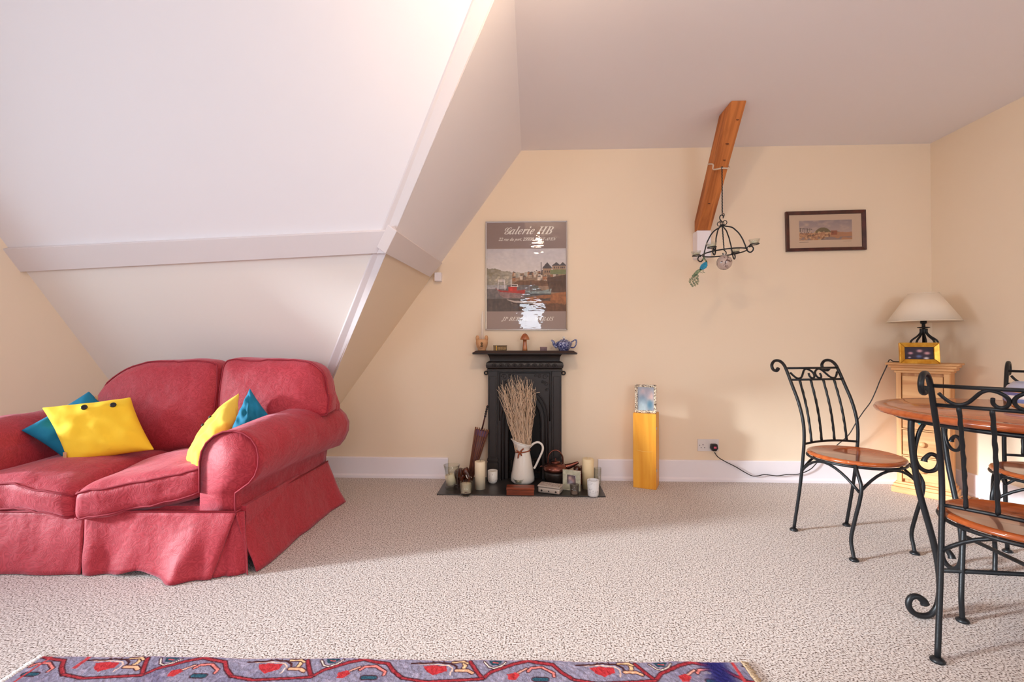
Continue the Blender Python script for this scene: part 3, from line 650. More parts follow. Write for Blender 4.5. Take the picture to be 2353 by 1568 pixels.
arch_plate('inner_arch', 0.18, 0.0, 0.72, 0.155, 0.44, 0.66, -0.045, 0)
arch_plate('firebox_arch', 0.16, 0.0, 0.68, 0.125, 0.43, 0.62, -0.025, 0)
for hw, zs, zt, y in ((0.178, 0.45, 0.695, -0.073), (0.157, 0.44, 0.664, -0.048), (0.126, 0.43, 0.622, -0.028)):
    fx(MB().tube([(x, y, z) for x, z in [(-hw, 0.0)] + arch(hw, zs, zt) + [(hw, 0.0)]], 0.005, 6), 'arch_moulding', bevel=0)
fx(MB().box(-0.17, 0.17, -0.012, -0.004, 0, 0.66), 'fireback', m=M['dullblack'])
# frame moulding round the spandrel and carved scrolls
fx(MB().tube([(-0.19, -0.072, 0.45), (-0.19, -0.072, 0.815), (0.19, -0.072, 0.815), (0.19, -0.072, 0.45)], 0.005, 4), 'panel_moulding', bevel=0)
for s in (-1, 1):
    c = MB()
    for cx, cz, r, ph in ((0.155, 0.785, 0.022, 0), (0.165, 0.735, 0.018, 2), (0.115, 0.79, 0.016, 1), (0.17, 0.69, 0.013, 3), (0.135, 0.75, 0.012, 4), (0.085, 0.795, 0.011, 2)):
        c.tube([(s * (cx + r * (1 - t * 0.75) * math.cos(ph + t * 8)), -0.0715, cz + r * (1 - t * 0.75) * math.sin(ph + t * 8)) for t in [k / 18 for k in range(19)]], 0.003, 5)
    fx(c, 'scroll_carving', bevel=0)
gr = MB()
for k in range(7): gr.tube([(-0.1 + k * 0.033, -0.06, 0.06), (-0.1 + k * 0.033, -0.075, 0.16)], 0.005, 6)
gr.tube([(-0.12, -0.06, 0.06), (0.12, -0.06, 0.06)], 0.007, 6).tube([(-0.12, -0.076, 0.16), (0.12, -0.076, 0.16)], 0.007, 6); fx(gr, 'grate', bevel=0)

# mantel ornaments
MZ = HZ + 0.985
def cup(ro_, h, t=0.003, base=0.006, taper=1.0, segs=32):
    """hollow cup profile, radius ro_ at rim"""
    rb = ro_ * taper
    return [(0, 0), (rb * 0.92, 0), (rb, 0.004), (ro_, h), (ro_ - t, h), (rb - t, base), (0, base)]
def candle_mesh(r, h): return MB().lathe([(0, 0), (r, 0), (r, h - 0.003), (r - 0.003, h), (r * 0.4, h - 0.004), (0, h - 0.005)])
def wick_mesh(h, l=0.012): return MB().tube([(0, 0, h - 0.006), (0.001, 0, h + l * 0.4), (0.003, 0, h + l)], 0.0012, 5)
p = oy(1107, 803, 3.44)
lv = thing('candle_pot', 'tan pottery candle holder shaped like a little two-eared figure, on the mantel', 'candle holder', (p.x, 3.45, MZ))
build('pot', MB().lathe([(0, 0), (0.030, 0), (0.032, 0.008), (0.030, 0.012), (0.040, 0.03), (0.046, 0.06), (0.044, 0.08), (0.034, 0.086), (0.014, 0.082), (0, 0.08)]), M['tan'], lv)
for s in (-1, 1): build('ear', MB().lathe([(0.012, 0), (0.014, 0.02), (0.010, 0.034), (0, 0.04)], (s * 0.034, 0, 0.078), 16), M['tan'], lv)
build('niche_rim', MB().tube([(0.018 * math.cos(a), -0.0435, 0.045 + 0.022 * math.sin(a)) for a in [2 * PI * k / 18 for k in range(18)]], 0.0035, 6, closed=True), M['tan'], lv)
build('niche_figure', MB().ball((0.003, -0.042, 0.056), 0.009, 12).lathe([(0.011, 0), (0.006, 0.02)], (0.003, -0.04, 0.028), 12), M['brass'], lv)
tc_ = tag(build('taper_candle', MB().lathe([(0, 0), (0.0095, 0), (0.0085, 0.15), (0.004, 0.215), (0, 0.22)]), mat('white_wax', (240, 226, 210), 0.4), loc=(p.x + 0.003, 3.45, MZ + 0.083)), 'tall white taper candle standing in the tan pottery holder', 'candle')
p = oy(1149, 803, 3.43)
t = thing('trinket_box', 'antique brass oblong trinket box on the mantel', 'box', (p.x, 3.44, MZ)); build('body', MB().box(-0.05, 0.05, -0.02, 0.02, 0, 0.034), M['brass'], t, bevel=0.002); build('lid', MB().box(-0.052, 0.052, -0.022, 0.022, 0.034, 0.040), M['brass'], t, bevel=0.002)
build('clasp', MB().box(-0.029, -0.024, -0.024, -0.02, 0.002, 0.038), M['gold'], t); build('engraved_plate', MB().box(-0.018, 0.046, -0.0225, -0.02, 0.008, 0.028), mat('dull_gilt', (164, 128, 72), 0.5, col2=(120, 92, 52), nscale=120), t, bevel=0.001)
p = oy(1206, 803, 3.43)
t = thing('wooden_mushroom', 'carved wooden mushroom in the middle of the mantel', 'ornament', (p.x, 3.44, MZ)); mw = mat('mushroom_wood', (150, 78, 42), 0.35, col2=(206, 134, 84), nscale=30, coat=0.3, stretch=(1, 1, 0.4))
build('stalk', MB().lathe([(0, 0), (0.020, 0), (0.018, 0.02), (0.0145, 0.06), (0.014, 0.09)]), mw, t); build('cap', MB().lathe([(0, 0.084), (0.034, 0.082), (0.036, 0.086), (0.030, 0.104), (0.018, 0.122), (0.008, 0.129), (0, 0.131)]), mw, t)
p = oy(1249, 803, 3.43)
t = thing('pill_box', 'small plum lacquer box next to the blue teapot on the mantel', 'box', (p.x, 3.44, MZ)); build('body', MB().box(-0.026, 0.026, -0.018, 0.018, 0, 0.02), mat('plum_lacquer', (122, 84, 84), 0.35, col2=(92, 56, 58), nscale=40), t, bevel=0.001); build('lid', MB().box(-0.027, 0.027, -0.019, 0.019, 0.0205, 0.028), mat('plum_lid', (128, 90, 88), 0.35), t, bevel=0.001)
p = oy(1296, 803, 3.43)
t = thing('teapot', 'blue and white sponge-patterned teapot on the mantel', 'teapot', (p.x, 3.44, MZ))
build('body', MB().lathe([(0, 0), (0.034, 0), (0.036, 0.006), (0.050, 0.025), (0.062, 0.048), (0.058, 0.064), (0.038, 0.074), (0.034, 0.072)]), M['spongeware'], t)
ld = build('lid', MB().lathe([(0.034, 0.072), (0.036, 0.075), (0.022, 0.083), (0.006, 0.086), (0.005, 0.092)]), M['spongeware'], t); build('knob', MB().ball((0, 0, 0.099), 0.0095, 12), M['enamel'], ld)
build('spout', MB().tube(smooth_path([(-0.05, 0, 0.028), (-0.072, 0, 0.046), (-0.080, 0, 0.068), (-0.096, 0, 0.078)], 5), [0.016 - 0.010 * k / 15 for k in range(16)], 12), M['spongeware'], t)
build('handle', MB().tube(smooth_path([(0.056, 0, 0.064), (0.078, 0, 0.078), (0.092, 0, 0.080), (0.092, 0, 0.055), (0.078, 0, 0.026), (0.050, 0, 0.024)], 5), 0.0055, 8), M['spongeware'], t)

# poster
po = thing('poster', 'chrome-framed gallery poster of a harbour with fishing boats, hung over the mantel', 'poster', (-0.031, YW, 1.152))
PW, PH = 0.635, 0.846
mitred(po, PW, PH, 0.011, -0.016, 0, M['chrome'], 0, 0.0015)
def harbour(u, v):
    A = np.zeros((len(u), 3)) + C3(146, 122, 116)
    lo = v < 0.163; A[lo] = C3(164, 142, 134)
    im = (v > 0.163) & (v < 0.757); y = (v - 0.163) / 0.594
    n = fbm(u * 8, y * 6); n2 = fbm(u * 26 + 5, y * 20)
    sky = np.outer(np.clip((y - 0.6) * 2.5, 0, 1), C3(206, 198, 202) - C3(232, 220, 214)) + C3(232, 220, 214); sky = mixc(sky, C3(232, 222, 218), (n - 0.5) * 1.6)
    I = sky
    hill = 0.60 + 0.05 * fbm(u * 5, u * 0) + 0.06 * np.exp(-((u - 0.05) / 0.12) ** 2)
    I = mixc(I, C3(122, 112, 88), (y < hill + 0.05 * (n2 - 0.5)) * (0.25 + 0.5 * np.clip(1.1 - u * 1.6, 0, 1)) * (0.4 + 1.1 * n2))
    I = mixc(I, C3(206, 196, 176), ((n2 > 0.6) & (y < 0.56) & (y > 0.45) & (u < 0.4)) * 0.6)
    town = 0.56 + 0.10 * np.clip((u - 0.35) * 1.6, 0, 1) + 0.03 * np.sign(np.sin(u * 60)) * (u > 0.3)
    I = mixc(I, C3(150, 116, 92), ((y < town) & (u > 0.32)) * 0.85)
    for k in range(44):
        hx = 0.34 + 0.62 * rs.rand(); hy = 0.47 + 0.11 * rs.rand() + 0.06 * hx; ww = 0.010 + 0.014 * rs.rand()
        I = mixc(I, C3(*[(206, 178, 152), (176, 116, 82), (222, 204, 186), (120, 96, 84)][k % 4]), ((abs(u - hx) < ww) & (abs(y - hy) < 0.028)) * 0.9)
        I = mixc(I, C3(82, 70, 70), ((abs(u - hx) < ww - (y - hy - 0.028) * 0.8) & (y > hy + 0.028) & (y < hy + 0.046)) * 0.9)
    for x0, x1, y0, y1, rf in ((0.71, 0.82, 0.58, 0.68, 0.10), (0.83, 0.93, 0.66, 0.72, 0.06), (0.92, 1.0, 0.66, 0.72, 0.06)):
        I = mixc(I, C3(176, 140, 112), ((u > x0) & (u < x1) & (y > y0) & (y < y1)) * 1.0)
        I = mixc(I, C3(82, 72, 74), ((u > x0 - 0.01) & (u < x1 + 0.01) & (y >= y1) & (y < y1 + rf * (1 - abs(u - (x0 + x1) / 2) / (0.62 * (x1 - x0))))) * 1.0)
        for wx in (0.25, 0.5, 0.75): I = mixc(I, C3(70, 56, 52), ((abs(u - x0 - (x1 - x0) * wx) < 0.006) & (abs(y - (y0 + y1) / 2) < 0.014)) * 1.0)
    I = mixc(I, C3(80, 60, 54), ((abs(u - 0.69) < 0.004) & (y > 0.58) & (y < 0.78)) * 1.0)
    I = mixc(I, C3(122, 132, 84), ((u > 0.8) & (y > 0.585) & (y < 0.65 + 0.02 * n)) * 0.9)
    I = mixc(I, C3(112, 74, 52), ((u > 0.4 - (0.5 - y)) & (y < 0.5 - 0.02 * n2) & (y > 0.40)) * 0.85)
    I = mixc(I, C3(86, 58, 46), ((u > 0.78 - (y - 0.4) * 0.2) & (y < 0.58 - (1 - u) * 0.2) & (y > 0.30)) * (0.7 + 0.4 * n2))
    wat = (y < 0.42) & (u < 0.62 + (0.4 - y))
    I = mixc(I, C3(128, 118, 118) * 0.9, wat * 1.0); I = mixc(I, C3(196, 190, 192), (wat & (y > 0.36) & (u < 0.25)) * 0.8); I = mixc(I, C3(84, 70, 66), (wat & (y < 0.2)) * (0.6 + 0.5 * n2))
    I = mixc(I, C3(166, 98, 52), ((y < 0.31 - 0.18 * (1 - u)) & (u > 0.50 + 0.3 * (0.2 - y))) * (0.9))
    I = mixc(I, C3(96, 62, 42), ((y < 0.16 * n2 + 0.05) & (u > 0.4)) * 0.8)
    def pg(P, c, a=1.0):
        nonlocal I
        I = mixc(I, C3(*c), inpoly(u, y, P) * a)
    pg([(0.10, 0.37), (0.17, 0.25), (0.22, 0.21), (0.46, 0.21), (0.49, 0.34), (0.30, 0.32), (0.17, 0.33)], (150, 120, 118))
    pg([(0.10, 0.375), (0.17, 0.31), (0.48, 0.28), (0.49, 0.345), (0.30, 0.325), (0.17, 0.335)], (186, 52, 46))
    pg([(0.27, 0.325), (0.38, 0.325), (0.38, 0.39), (0.27, 0.39)], (200, 44, 36)); pg([(0.30, 0.39), (0.40, 0.39), (0.39, 0.435), (0.31, 0.435)], (232, 222, 212)); pg([(0.315, 0.40), (0.385, 0.40), (0.385, 0.422), (0.315, 0.422)], (90, 80, 80))
    for P in ([(0.14, 0.35), (0.15, 0.50), (0.22, 0.50), (0.23, 0.35)], [(0.15, 0.48), (0.22, 0.48)], [(0.31, 0.43), (0.31, 0.5)]): I = mixc(I, C3(222, 212, 206), (segd(u, y, P) < 0.007) * 1.0)
    pg([(0.48, 0.33), (0.56, 0.255), (0.81, 0.26), (0.82, 0.36), (0.66, 0.315)], (140, 152, 152)); pg([(0.50, 0.315), (0.56, 0.255), (0.81, 0.26), (0.81, 0.285), (0.57, 0.28)], (70, 72, 76))
    pg([(0.58, 0.33), (0.66, 0.33), (0.65, 0.41), (0.585, 0.40)], (108, 108, 100))
    for P in ([(0.56, 0.3), (0.56, 0.47)], [(0.79, 0.32), (0.80, 0.44)], [(0.60, 0.4), (0.70, 0.33)]): I = mixc(I, C3(96, 80, 72), (segd(u, y, P) < 0.005) * 1.0)
    pg([(0.25, 0.195), (0.32, 0.125), (0.48, 0.10), (0.62, 0.12), (0.62, 0.15), (0.34, 0.17)], (196, 180, 172)); pg([(0.27, 0.175), (0.33, 0.12), (0.48, 0.10), (0.60, 0.115), (0.50, 0.125), (0.35, 0.14)], (66, 50, 48))
    pg([(0.65, 0.215), (0.70, 0.17), (0.80, 0.165), (0.81, 0.22), (0.73, 0.20)], (88, 62, 48))
    I = np.clip(I * (1 + (0.5 * n2 + 0.5 * fbm(u * 34, v * 80, 3) - 0.5) * np.where(y > 0.62, 0.12, 0.6))[:, None] + ((fbm(u * 50 + 9, v * 22, 3) - 0.5) * 0.16 * (y < 0.6))[:, None] * np.array([1.0, 0.75, 0.5]), 0, 1)
    A[im] = I[im]
    ed = im & (np.abs(y - 1) < 0.006); A[ed] = C3(200, 186, 180); return np.clip(A, 0, 1)
painted('print', po, M['vc'], 0, -0.008, 0.011, PW - 0.022, PH - 0.022, 230, 310, harbour)
text('title', chr(0x1D4D6) + serif('alerie HB'), po, M['lettering'], 0.005, -0.0085, 0.772, 0.088, 0.35, 0.385)
text('address', serif('22 rue du port, 29930 PONT-AVEN'), po, M['lettering'], 0.005, -0.0085, 0.706, 0.034, 0.35, 0.45)
text('artist_name', serif('JP BERTAUX-MARAIS'), po, M['lettering'], 0.008, -0.0085, 0.085, 0.046, 0.35, 0.41)
build('glass', MB().box(-PW / 2 + 0.01, PW / 2 - 0.01, -0.0125, -0.0115, 0.01, PH - 0.01), M['pane'], po)

# small picture on the wall
pi_ = thing('landscape_picture', 'long mahogany-framed watercolour of a hill and coast, hung above the pine chest', 'picture', (2.233, YW, 1.90)); pi_.rotation_euler = (0, math.radians(-0.9), 0)
W2, H2, ft = 0.588, 0.304, 0.026
mitred(pi_, W2, H2, ft, -0.022, 0, M['mahog'], -H2 / 2)
build('mount', MB().box(-W2 / 2 + 0.02, W2 / 2 - 0.02, -0.008, -0.004, -H2 / 2 + 0.02, H2 / 2 - 0.02), M['paperw'], pi_)
def coast(u, v):
    n = fbm(u * 7, v * 5); n2 = fbm(u * 30, v * 18 + 4)
    A = np.outer(v, C3(150, 132, 134) - C3(206, 174, 156)) + C3(206, 174, 156); A = mixc(A, C3(214, 180, 158), (n - 0.5) * 2)
    A = mixc(A, C3(128, 112, 92), (v < 0.42 - 0.55 * np.clip(u - 0.7, 0, 1) - 0.4 * np.clip(0.6 - u, 0, 1) + 0.03 * n) * 0.9)
    A = mixc(A, C3(116, 96, 64), (v < 0.64 - 9 * (u - 0.45) ** 2) * 1.0)
    A = mixc(A, C3(186, 128, 92), ((v < 0.36 + 0.05 * n)) * (0.7 + 0.5 * n2)); A = mixc(A, C3(150, 76, 50), (np.abs(u - 0.66) < 0.06) * (v > 0.25) * (v < 0.48) * 0.8)
    A = mixc(A, C3(214, 176, 130), (n2 > 0.62) * (v < 0.45) * (u < 0.6) * 0.9); A = mixc(A, C3(90, 60, 44), (n2 < 0.33) * (v < 0.5) * (u < 0.65) * 0.8)
    A = mixc(A, C3(138, 120, 120), (v < 0.16) * (n > 0.5) * 0.8); A = mixc(A, C3(88, 70, 66), (segd(u, v, [(0, 0.62), (0.18, 0.56), (0.24, 0.55)]) < 0.012) * 1.0)
    for k in range(5): A = mixc(A, C3(96, 78, 72), ((abs(u - 0.02 - 0.045 * k) < 0.006) & (v > 0.42) & (v < 0.62)) * 1.0)
    return np.clip(A, 0, 1)
painted('print', pi_, M['vc'], 0.002, -0.0085, -0.068, 0.39, 0.15, 120, 50, coast)
build('glass', MB().box(-W2 / 2 + ft, W2 / 2 - ft, -0.0115, -0.0105, -H2 / 2 + ft, H2 / 2 - ft), thin_glass('clear_pane', rough=0.02, ior=1.35), pi_)
build('caption', MB().box(-0.193, -0.125, -0.0092, -0.0085, -0.0835, -0.081), M['inkgrey'], pi_); build('caption', MB().box(0.13, 0.19, -0.0092, -0.0085, -0.081, -0.0795), M['inkgrey'], pi_)

# ------------------------------------------------------------------ things on the hearth
def hp(px, py, z=HZ): return oz(px, py, z)
p = hp(1038, 1124)
t = thing('hurricane_vase', 'flared clear glass vase at the hearth end nearest the sofa', 'vase', (p.x, p.y, HZ))
build('bowl', MB().lathe([(0, 0), (0.040, 0), (0.045, 0.010), (0.044, 0.03), (0.043, 0.08), (0.046, 0.12), (0.058, 0.172), (0.056, 0.172), (0.044, 0.12), (0.041, 0.08), (0.042, 0.03), (0, 0.022)]), M['glass'], t)
q = thing('tilted_candle', 'short ivory candle leaning over inside the flared glass vase', 'candle', (p.x, p.y, HZ + 0.034)); q.rotation_euler = (0, math.radians(-14), 0)
build('wax', candle_mesh(0.034, 0.072), M['candle'], q); build('wick', wick_mesh(0.072), M['wick'], q)
p = hp(1071, 1137)
t = thing('candle_jar', 'ivory candle in a low clear glass jar at the front edge of the hearth', 'candle', (p.x, p.y, HZ))
build('jar', MB().lathe([(0, 0), (0.040, 0), (0.042, 0.004), (0.042, 0.092), (0.039, 0.092), (0.039, 0.016), (0, 0.016)]), M['glass'], t); build('wax', MB().lathe([(0, 0.018), (0.0385, 0.018), (0.0385, 0.076), (0, 0.074)]), M['candle'], t); build('wick', wick_mesh(0.078), M['wick'], t)
build('jar_lettering', MB().box(-0.004, 0.012, -0.0428, -0.0418, 0.026, 0.031).box(0.014, 0.022, -0.0405, -0.0385, 0.027, 0.030), M['inkgrey'], t)
p = hp(1103, 1123)
t = thing('pillar_candle', 'tall ivory pillar candle between the glass vase and the jug', 'candle', (p.x, p.y, HZ)); build('wax', candle_mesh(0.0385, 0.195), M['candle'], t); build('wick', wick_mesh(0.195), M['wick'], t)
p = hp(1132, 1110)
t = thing('blossom_votive', 'white patterned ceramic votive pot next to the tall ivory candle', 'candle holder', (p.x, p.y, HZ)); build('pot', MB().lathe([(0, 0), (0.026, 0), (0.034, 0.012), (0.037, 0.03), (0.037, 0.092), (0.034, 0.092), (0.034, 0.075), (0, 0.073)]), M['blossom'], t); build('wax', MB().lathe([(0, 0.07), (0.033, 0.07), (0.033, 0.08), (0, 0.08)]), M['candle'], t)
# jug
p = hp(1201, 1109); jx, jy = p.x, p.y
jug = thing('enamel_jug', 'tall white enamel jug with a rust ribbon, in front of the fire opening', 'jug', (jx, jy, HZ))
jp = [(0.060, 0), (0.076, 0.004), (0.089, 0.02), (0.088, 0.045), (0.070, 0.15), (0.053, 0.235), (0.051, 0.25), (0.058, 0.275), (0.068, 0.30)]
vs = []; seg = 40
inner = [(r - 0.003, z) for r, z in jp[::-1]]; inner[-1] = (0.05, 0.004)
full = jp + inner
for r, z in full:
    for k in range(seg):
        a = 2 * PI * k / seg; lip = max(0, -math.cos(a)) ** 6; t_ = max(0, (z - 0.25) / 0.05)
        vs.append((r * math.cos(a) - lip * t_ * 0.018, r * math.sin(a) * (1 - 0.1 * t_ * lip), z + t_ * (0.018 * -math.cos(a) + 0.006 * lip)))
fs = [(j * seg + k, j * seg + (k + 1) % seg, (j + 1) * seg + (k + 1) % seg, (j + 1) * seg + k) for j in range(len(full) - 1) for k in range(seg)] + [tuple(range(seg))]
build('body', MB().add(vs, fs, True), M['enamel'], jug)
rim = [Vector(vs[(len(jp) - 1) * seg + k]) for k in range(seg)]; build('rim', MB().tube(rim, 0.0035, 8, closed=True), M['enamel'], jug)
build('handle', MB().tube(smooth_path([(0.052, 0, 0.262), (0.085, 0, 0.292), (0.118, 0, 0.300), (0.145, 0, 0.280), (0.150, 0, 0.245), (0.128, 0, 0.19), (0.095, 0, 0.12), (0.084, 0, 0.105)], 6), 0.0085, 10, flat=1.0), M['enamel'], jug)
rb = MB().tube([(0.0555 * math.cos(a), 0.0555 * math.sin(a), 0.236 + 0.006 * math.cos(a)) for a in [2 * PI * k / 30 for k in range(30)]], 0.0045, 6, closed=True)
rb.tube([(-0.018, -0.056, 0.235), (-0.008, -0.062, 0.252), (0.008, -0.062, 0.266)], [0.005, 0.006, 0.004], 6).tube([(-0.018, -0.056, 0.235), (-0.030, -0.064, 0.220), (-0.034, -0.066, 0.195)], [0.005, 0.006, 0.004], 6).tube([(-0.018, -0.056, 0.235), (-0.036, -0.055, 0.245), (-0.044, -0.05, 0.25)], [0.005, 0.006, 0.004], 6)
rb.tube([(-0.018, -0.056, 0.235), (-0.010, -0.064, 0.222), (-0.006, -0.066, 0.212)], [0.005, 0.006, 0.004], 6).ball((-0.018, -0.058, 0.235), 0.008, 10); build('ribbon', rb, M['rust'], jug)
# twigs
tw = MB(); R2 = random.Random(5)
def twig(th, sp, h, r0=0.0023):
    pts = []; n = 16; x0, y0 = 0.036 * math.sqrt(R2.random()), 0
    bx_, by_ = x0 * math.cos(th), x0 * math.sin(th); ph = R2.random() * 6; fq = 5 + 4 * R2.random(); am = 0.006 + 0.014 * R2.random() ** 2
    for i in range(n + 1):
        t = i / n; z = 0.10 + h * t; s = sp * (t ** 1.25)
        x = bx_ * (1 + 0.4 * t) + s * math.cos(th) + am * t ** .5 * math.sin(ph + fq * t * 3) - 0.045 * t * t; y = by_ * (1 + t * .2) + s * 0.4 * math.sin(th) + am * math.cos(ph * 1.3 + fq * t * 2.6) * t ** .5
        pts.append((x, min(y, 0.075), z))
    tw.tube(pts, [r0 * (1.15 - 0.7 * i / n) for i in range(n + 1)], 4)
    return pts
for k in range(170):
    th = R2.random() * 2 * PI; sp_ = 0.115 * R2.random() ** 0.6; p_ = twig(th, sp_, 0.69 * (1 - 0.10 * (sp_ / 0.115) ** 2) * R2.uniform(0.86, 1.03))
    if R2.random() < 0.6:
        i = R2.randint(9, 13); b = Vector(p_[i]); a = R2.random() * 6.28; tw.tube([b, b + Vector((0.012 * math.cos(a), 0.006 * math.sin(a), 0.02)), b + Vector((0.03 * math.cos(a), 0.01 * math.sin(a), 0.05))], 0.0011, 3)
for P in ([(-0.03, -0.02, 0.28), (-0.06, -0.03, 0.38), (-0.10, -0.04, 0.46), (-0.115, -0.04, 0.54), (-0.085, -0.03, 0.575), (-0.06, -0.02, 0.58)], [(0.03, -0.01, 0.28), (0.06, 0, 0.42), (0.065, 0, 0.56), (0.05, 0, 0.62), (0.09, -0.01, 0.665), (0.13, -0.01, 0.675)], [(0.02, 0, 0.5), (0.06, 0, 0.62), (0.075, -0.01, 0.68), (0.10, -0.01, 0.70)], [(-0.06, 0, 0.58), (-0.09, -0.01, 0.62), (-0.12, -0.01, 0.635)], [(-0.09, 0, 0.5), (-0.12, 0, 0.6), (-0.115, -0.01, 0.66)]):
    tw.tube(smooth_path(P, 5), 0.0016, 4)
tg = build('curly_twigs', tw, M['twig'], loc=(jx, jy, HZ)); tag(tg, 'bundle of pale bleached curly twigs standing in the white enamel jug', 'twigs', kind='stuff')
# tealight holder + wooden box
p = hp(1192, 1116)
t = thing('glass_tealight_holder', 'little clear glass tealight bowl in front of the enamel jug', 'candle holder', (p.x, p.y, HZ)); build('bowl', MB().lathe([(0, 0), (0.018, 0), (0.020, 0.008), (0.026, 0.022), (0.042, 0.050), (0.039, 0.050), (0.022, 0.022), (0, 0.018)]), M['glass'], t); build('wax', MB().lathe([(0, 0.02), (0.018, 0.02), (0.018, 0.036), (0, 0.035)]), M['candle'], t)
p = (hp(1164, 1139) + hp(1227, 1139)) / 2
t = thing('wooden_box', 'reddish-brown wooden box at the front middle of the hearth', 'box', (p.x, p.y + 0.035, HZ)); build('body', MB().box(-0.094, 0.094, -0.035, 0.035, 0, 0.034), M['boxwood'], t, bevel=0.002); build('lid', MB().box(-0.096, 0.096, -0.037, 0.037, 0.036, 0.052), M['boxwood'], t, bevel=0.003)
# copper kettle
kx, ky = 0.185, 3.375
kt = thing('copper_kettle', 'dark copper kettle with a hoop handle on a black pot stand beside the jug', 'kettle', (kx, ky, HZ))
build('stand_pot', MB().lathe([(0, 0.0), (0.05, 0.0), (0.062, 0.01), (0.078, 0.05), (0.082, 0.085), (0.080, 0.10), (0, 0.10)]), M['cast'], kt)
build('body', MB().lathe([(0, 0.098), (0.07, 0.098), (0.090, 0.108), (0.094, 0.122), (0.088, 0.138), (0.062, 0.156), (0.034, 0.164), (0.032, 0.160)]), M['copper'], kt)
ld = build('lid', MB().lathe([(0.036, 0.160), (0.034, 0.168), (0.012, 0.174), (0.005, 0.176), (0.005, 0.182)]), M['copper'], kt); build('knob', MB().ball((0, 0, 0.186), 0.008, 10), M['copper'], ld)
build('handle', MB().tube(smooth_path([(-0.055, 0, 0.155), (-0.052, 0, 0.205), (-0.03, 0, 0.240), (0, 0, 0.252), (0.03, 0, 0.240), (0.052, 0, 0.205), (0.055, 0, 0.155)], 6), 0.0055, 8), M['copper'], kt)
build('spout', MB().tube(smooth_path([(0.075, -0.01, 0.13), (0.11, -0.012, 0.142), (0.145, -0.014, 0.158), (0.168, -0.015, 0.168)], 5), [0.024 - 0.016 * k / 15 for k in range(16)], 12), M['copper'], kt)
build('side_hook', MB().tube([(-0.088, 0, 0.13), (-0.104, 0, 0.135), (-0.112, 0, 0.128)], 0.004, 6), M['copper'], kt)
# tin
p = hp(1264, 1137); t = thing('keepsake_tin', 'grey rectangular keepsake tin with a printed lid on the hearth', 'tin', (p.x + 0.005, p.y + 0.055, HZ), math.radians(-20))
build('body', MB().box(-0.080, 0.080, -0.045, 0.045, 0, 0.040), M['tin'], t, bevel=0.012); l_ = build('lid', MB().box(-0.082, 0.082, -0.047, 0.047, 0.040, 0.053), M['tin'], t, bevel=0.006); build('lid_print', MB().box(-0.066, 0.066, -0.034, 0.034, 0.053, 0.0545), M['tinprint'], l_)
for mx_, mr_ in ((-0.05, 0.008), (0.052, 0.008), (0.002, 0.006)): build('motif', MB().prism([(mx_ - mr_, -0.0455, 0.018), (mx_, -0.0455, 0.018 + mr_), (mx_ + mr_, -0.0455, 0.018), (mx_, -0.0455, 0.018 - mr_)], (0, -0.0008, 0)), M['blackp'], t)
# small square frame
def blobs(bg, bl):
    def fn(u, v):
        A = np.zeros((len(u), 3)) + C3(*bg)
        for x, y, r, c in bl: A = mixc(A, C3(*c), np.exp(-(((u - x) / r) ** 2 + ((v - y) / (r * 1.2)) ** 2) ** 1.5))
        return np.clip(A + (fbm(u * 9, v * 9) - 0.5)[:, None] * 0.08, 0, 1)
    return fn
a, b = hp(1293, 1124), hp(1335, 1130); p = (a + b) / 2
t = thing('square_photo_frame', 'small square photo frame with a pale shell-toned border on the hearth', 'photo frame', (p.x, p.y, HZ), math.atan2(b.y - a.y, b.x - a.x))
fw = 0.130; fhh = 0.142; wi = 0.034
lean_ = build('back_board', MB().box(-fw / 2, fw / 2, 0.0, 0.006, 0, fhh), M['paperw'], t)
for x0, x1, z0, z1 in ((-fw / 2, fw / 2, 0, wi + 0.01), (-fw / 2, fw / 2, fhh - wi, fhh), (-fw / 2, -fw / 2 + wi, wi + 0.01, fhh - wi), (fw / 2 - wi, fw / 2, wi + 0.01, fhh - wi)): build('border', MB().box(x0, x1, -0.008, 0.0, z0, z1), M['sageframe'], t, bevel=0.0015)
for lp in ([(-fw / 2, 0), (fw / 2, 0), (fw / 2, fhh), (-fw / 2, fhh)], [(-fw / 2 + wi, wi + .01), (fw / 2 - wi, wi + .01), (fw / 2 - wi, fhh - wi), (-fw / 2 + wi, fhh - wi)]): build('silver_edge', MB().tube([(x, -0.008, z) for x, z in lp], 0.002, 4, closed=True), M['chrome'], t)
painted('photograph', t, M['vc'], 0, -0.001, wi + 0.01, fw - 2 * wi, fhh - 2 * wi - 0.01, 20, 20, blobs((120, 100, 104), [(0.3, 0.6, 0.22, (210, 170, 160)), (0.6, 0.35, 0.2, (190, 140, 130)), (0.4, 0.1, 0.3, (170, 166, 180))]))
p = hp(1320, 1139); t = thing('smoked_tealight_glass', 'little smoked glass tealight tumbler before the square photo frame', 'candle holder', (p.x, p.y, HZ)); build('tumbler', MB().lathe([(0, 0), (0.026, 0), (0.028, 0.005), (0.032, 0.076), (0.0295, 0.076), (0.026, 0.012), (0, 0.010)]), M['smoke'], t); build('wax', MB().lathe([(0, 0.012), (0.021, 0.012), (0.021, 0.026), (0, 0.025)]), M['candle'], t)
p = hp(1351, 1122); t = thing('pillar_candle', 'tall cream pillar candle behind the white mottled votive cup on the hearth', 'candle', (p.x, p.y, HZ)); build('wax', candle_mesh(0.042, 0.212), mat('cream_wax', (238, 218, 176), 0.45), t); build('wick', wick_mesh(0.212), M['ivory'], t)
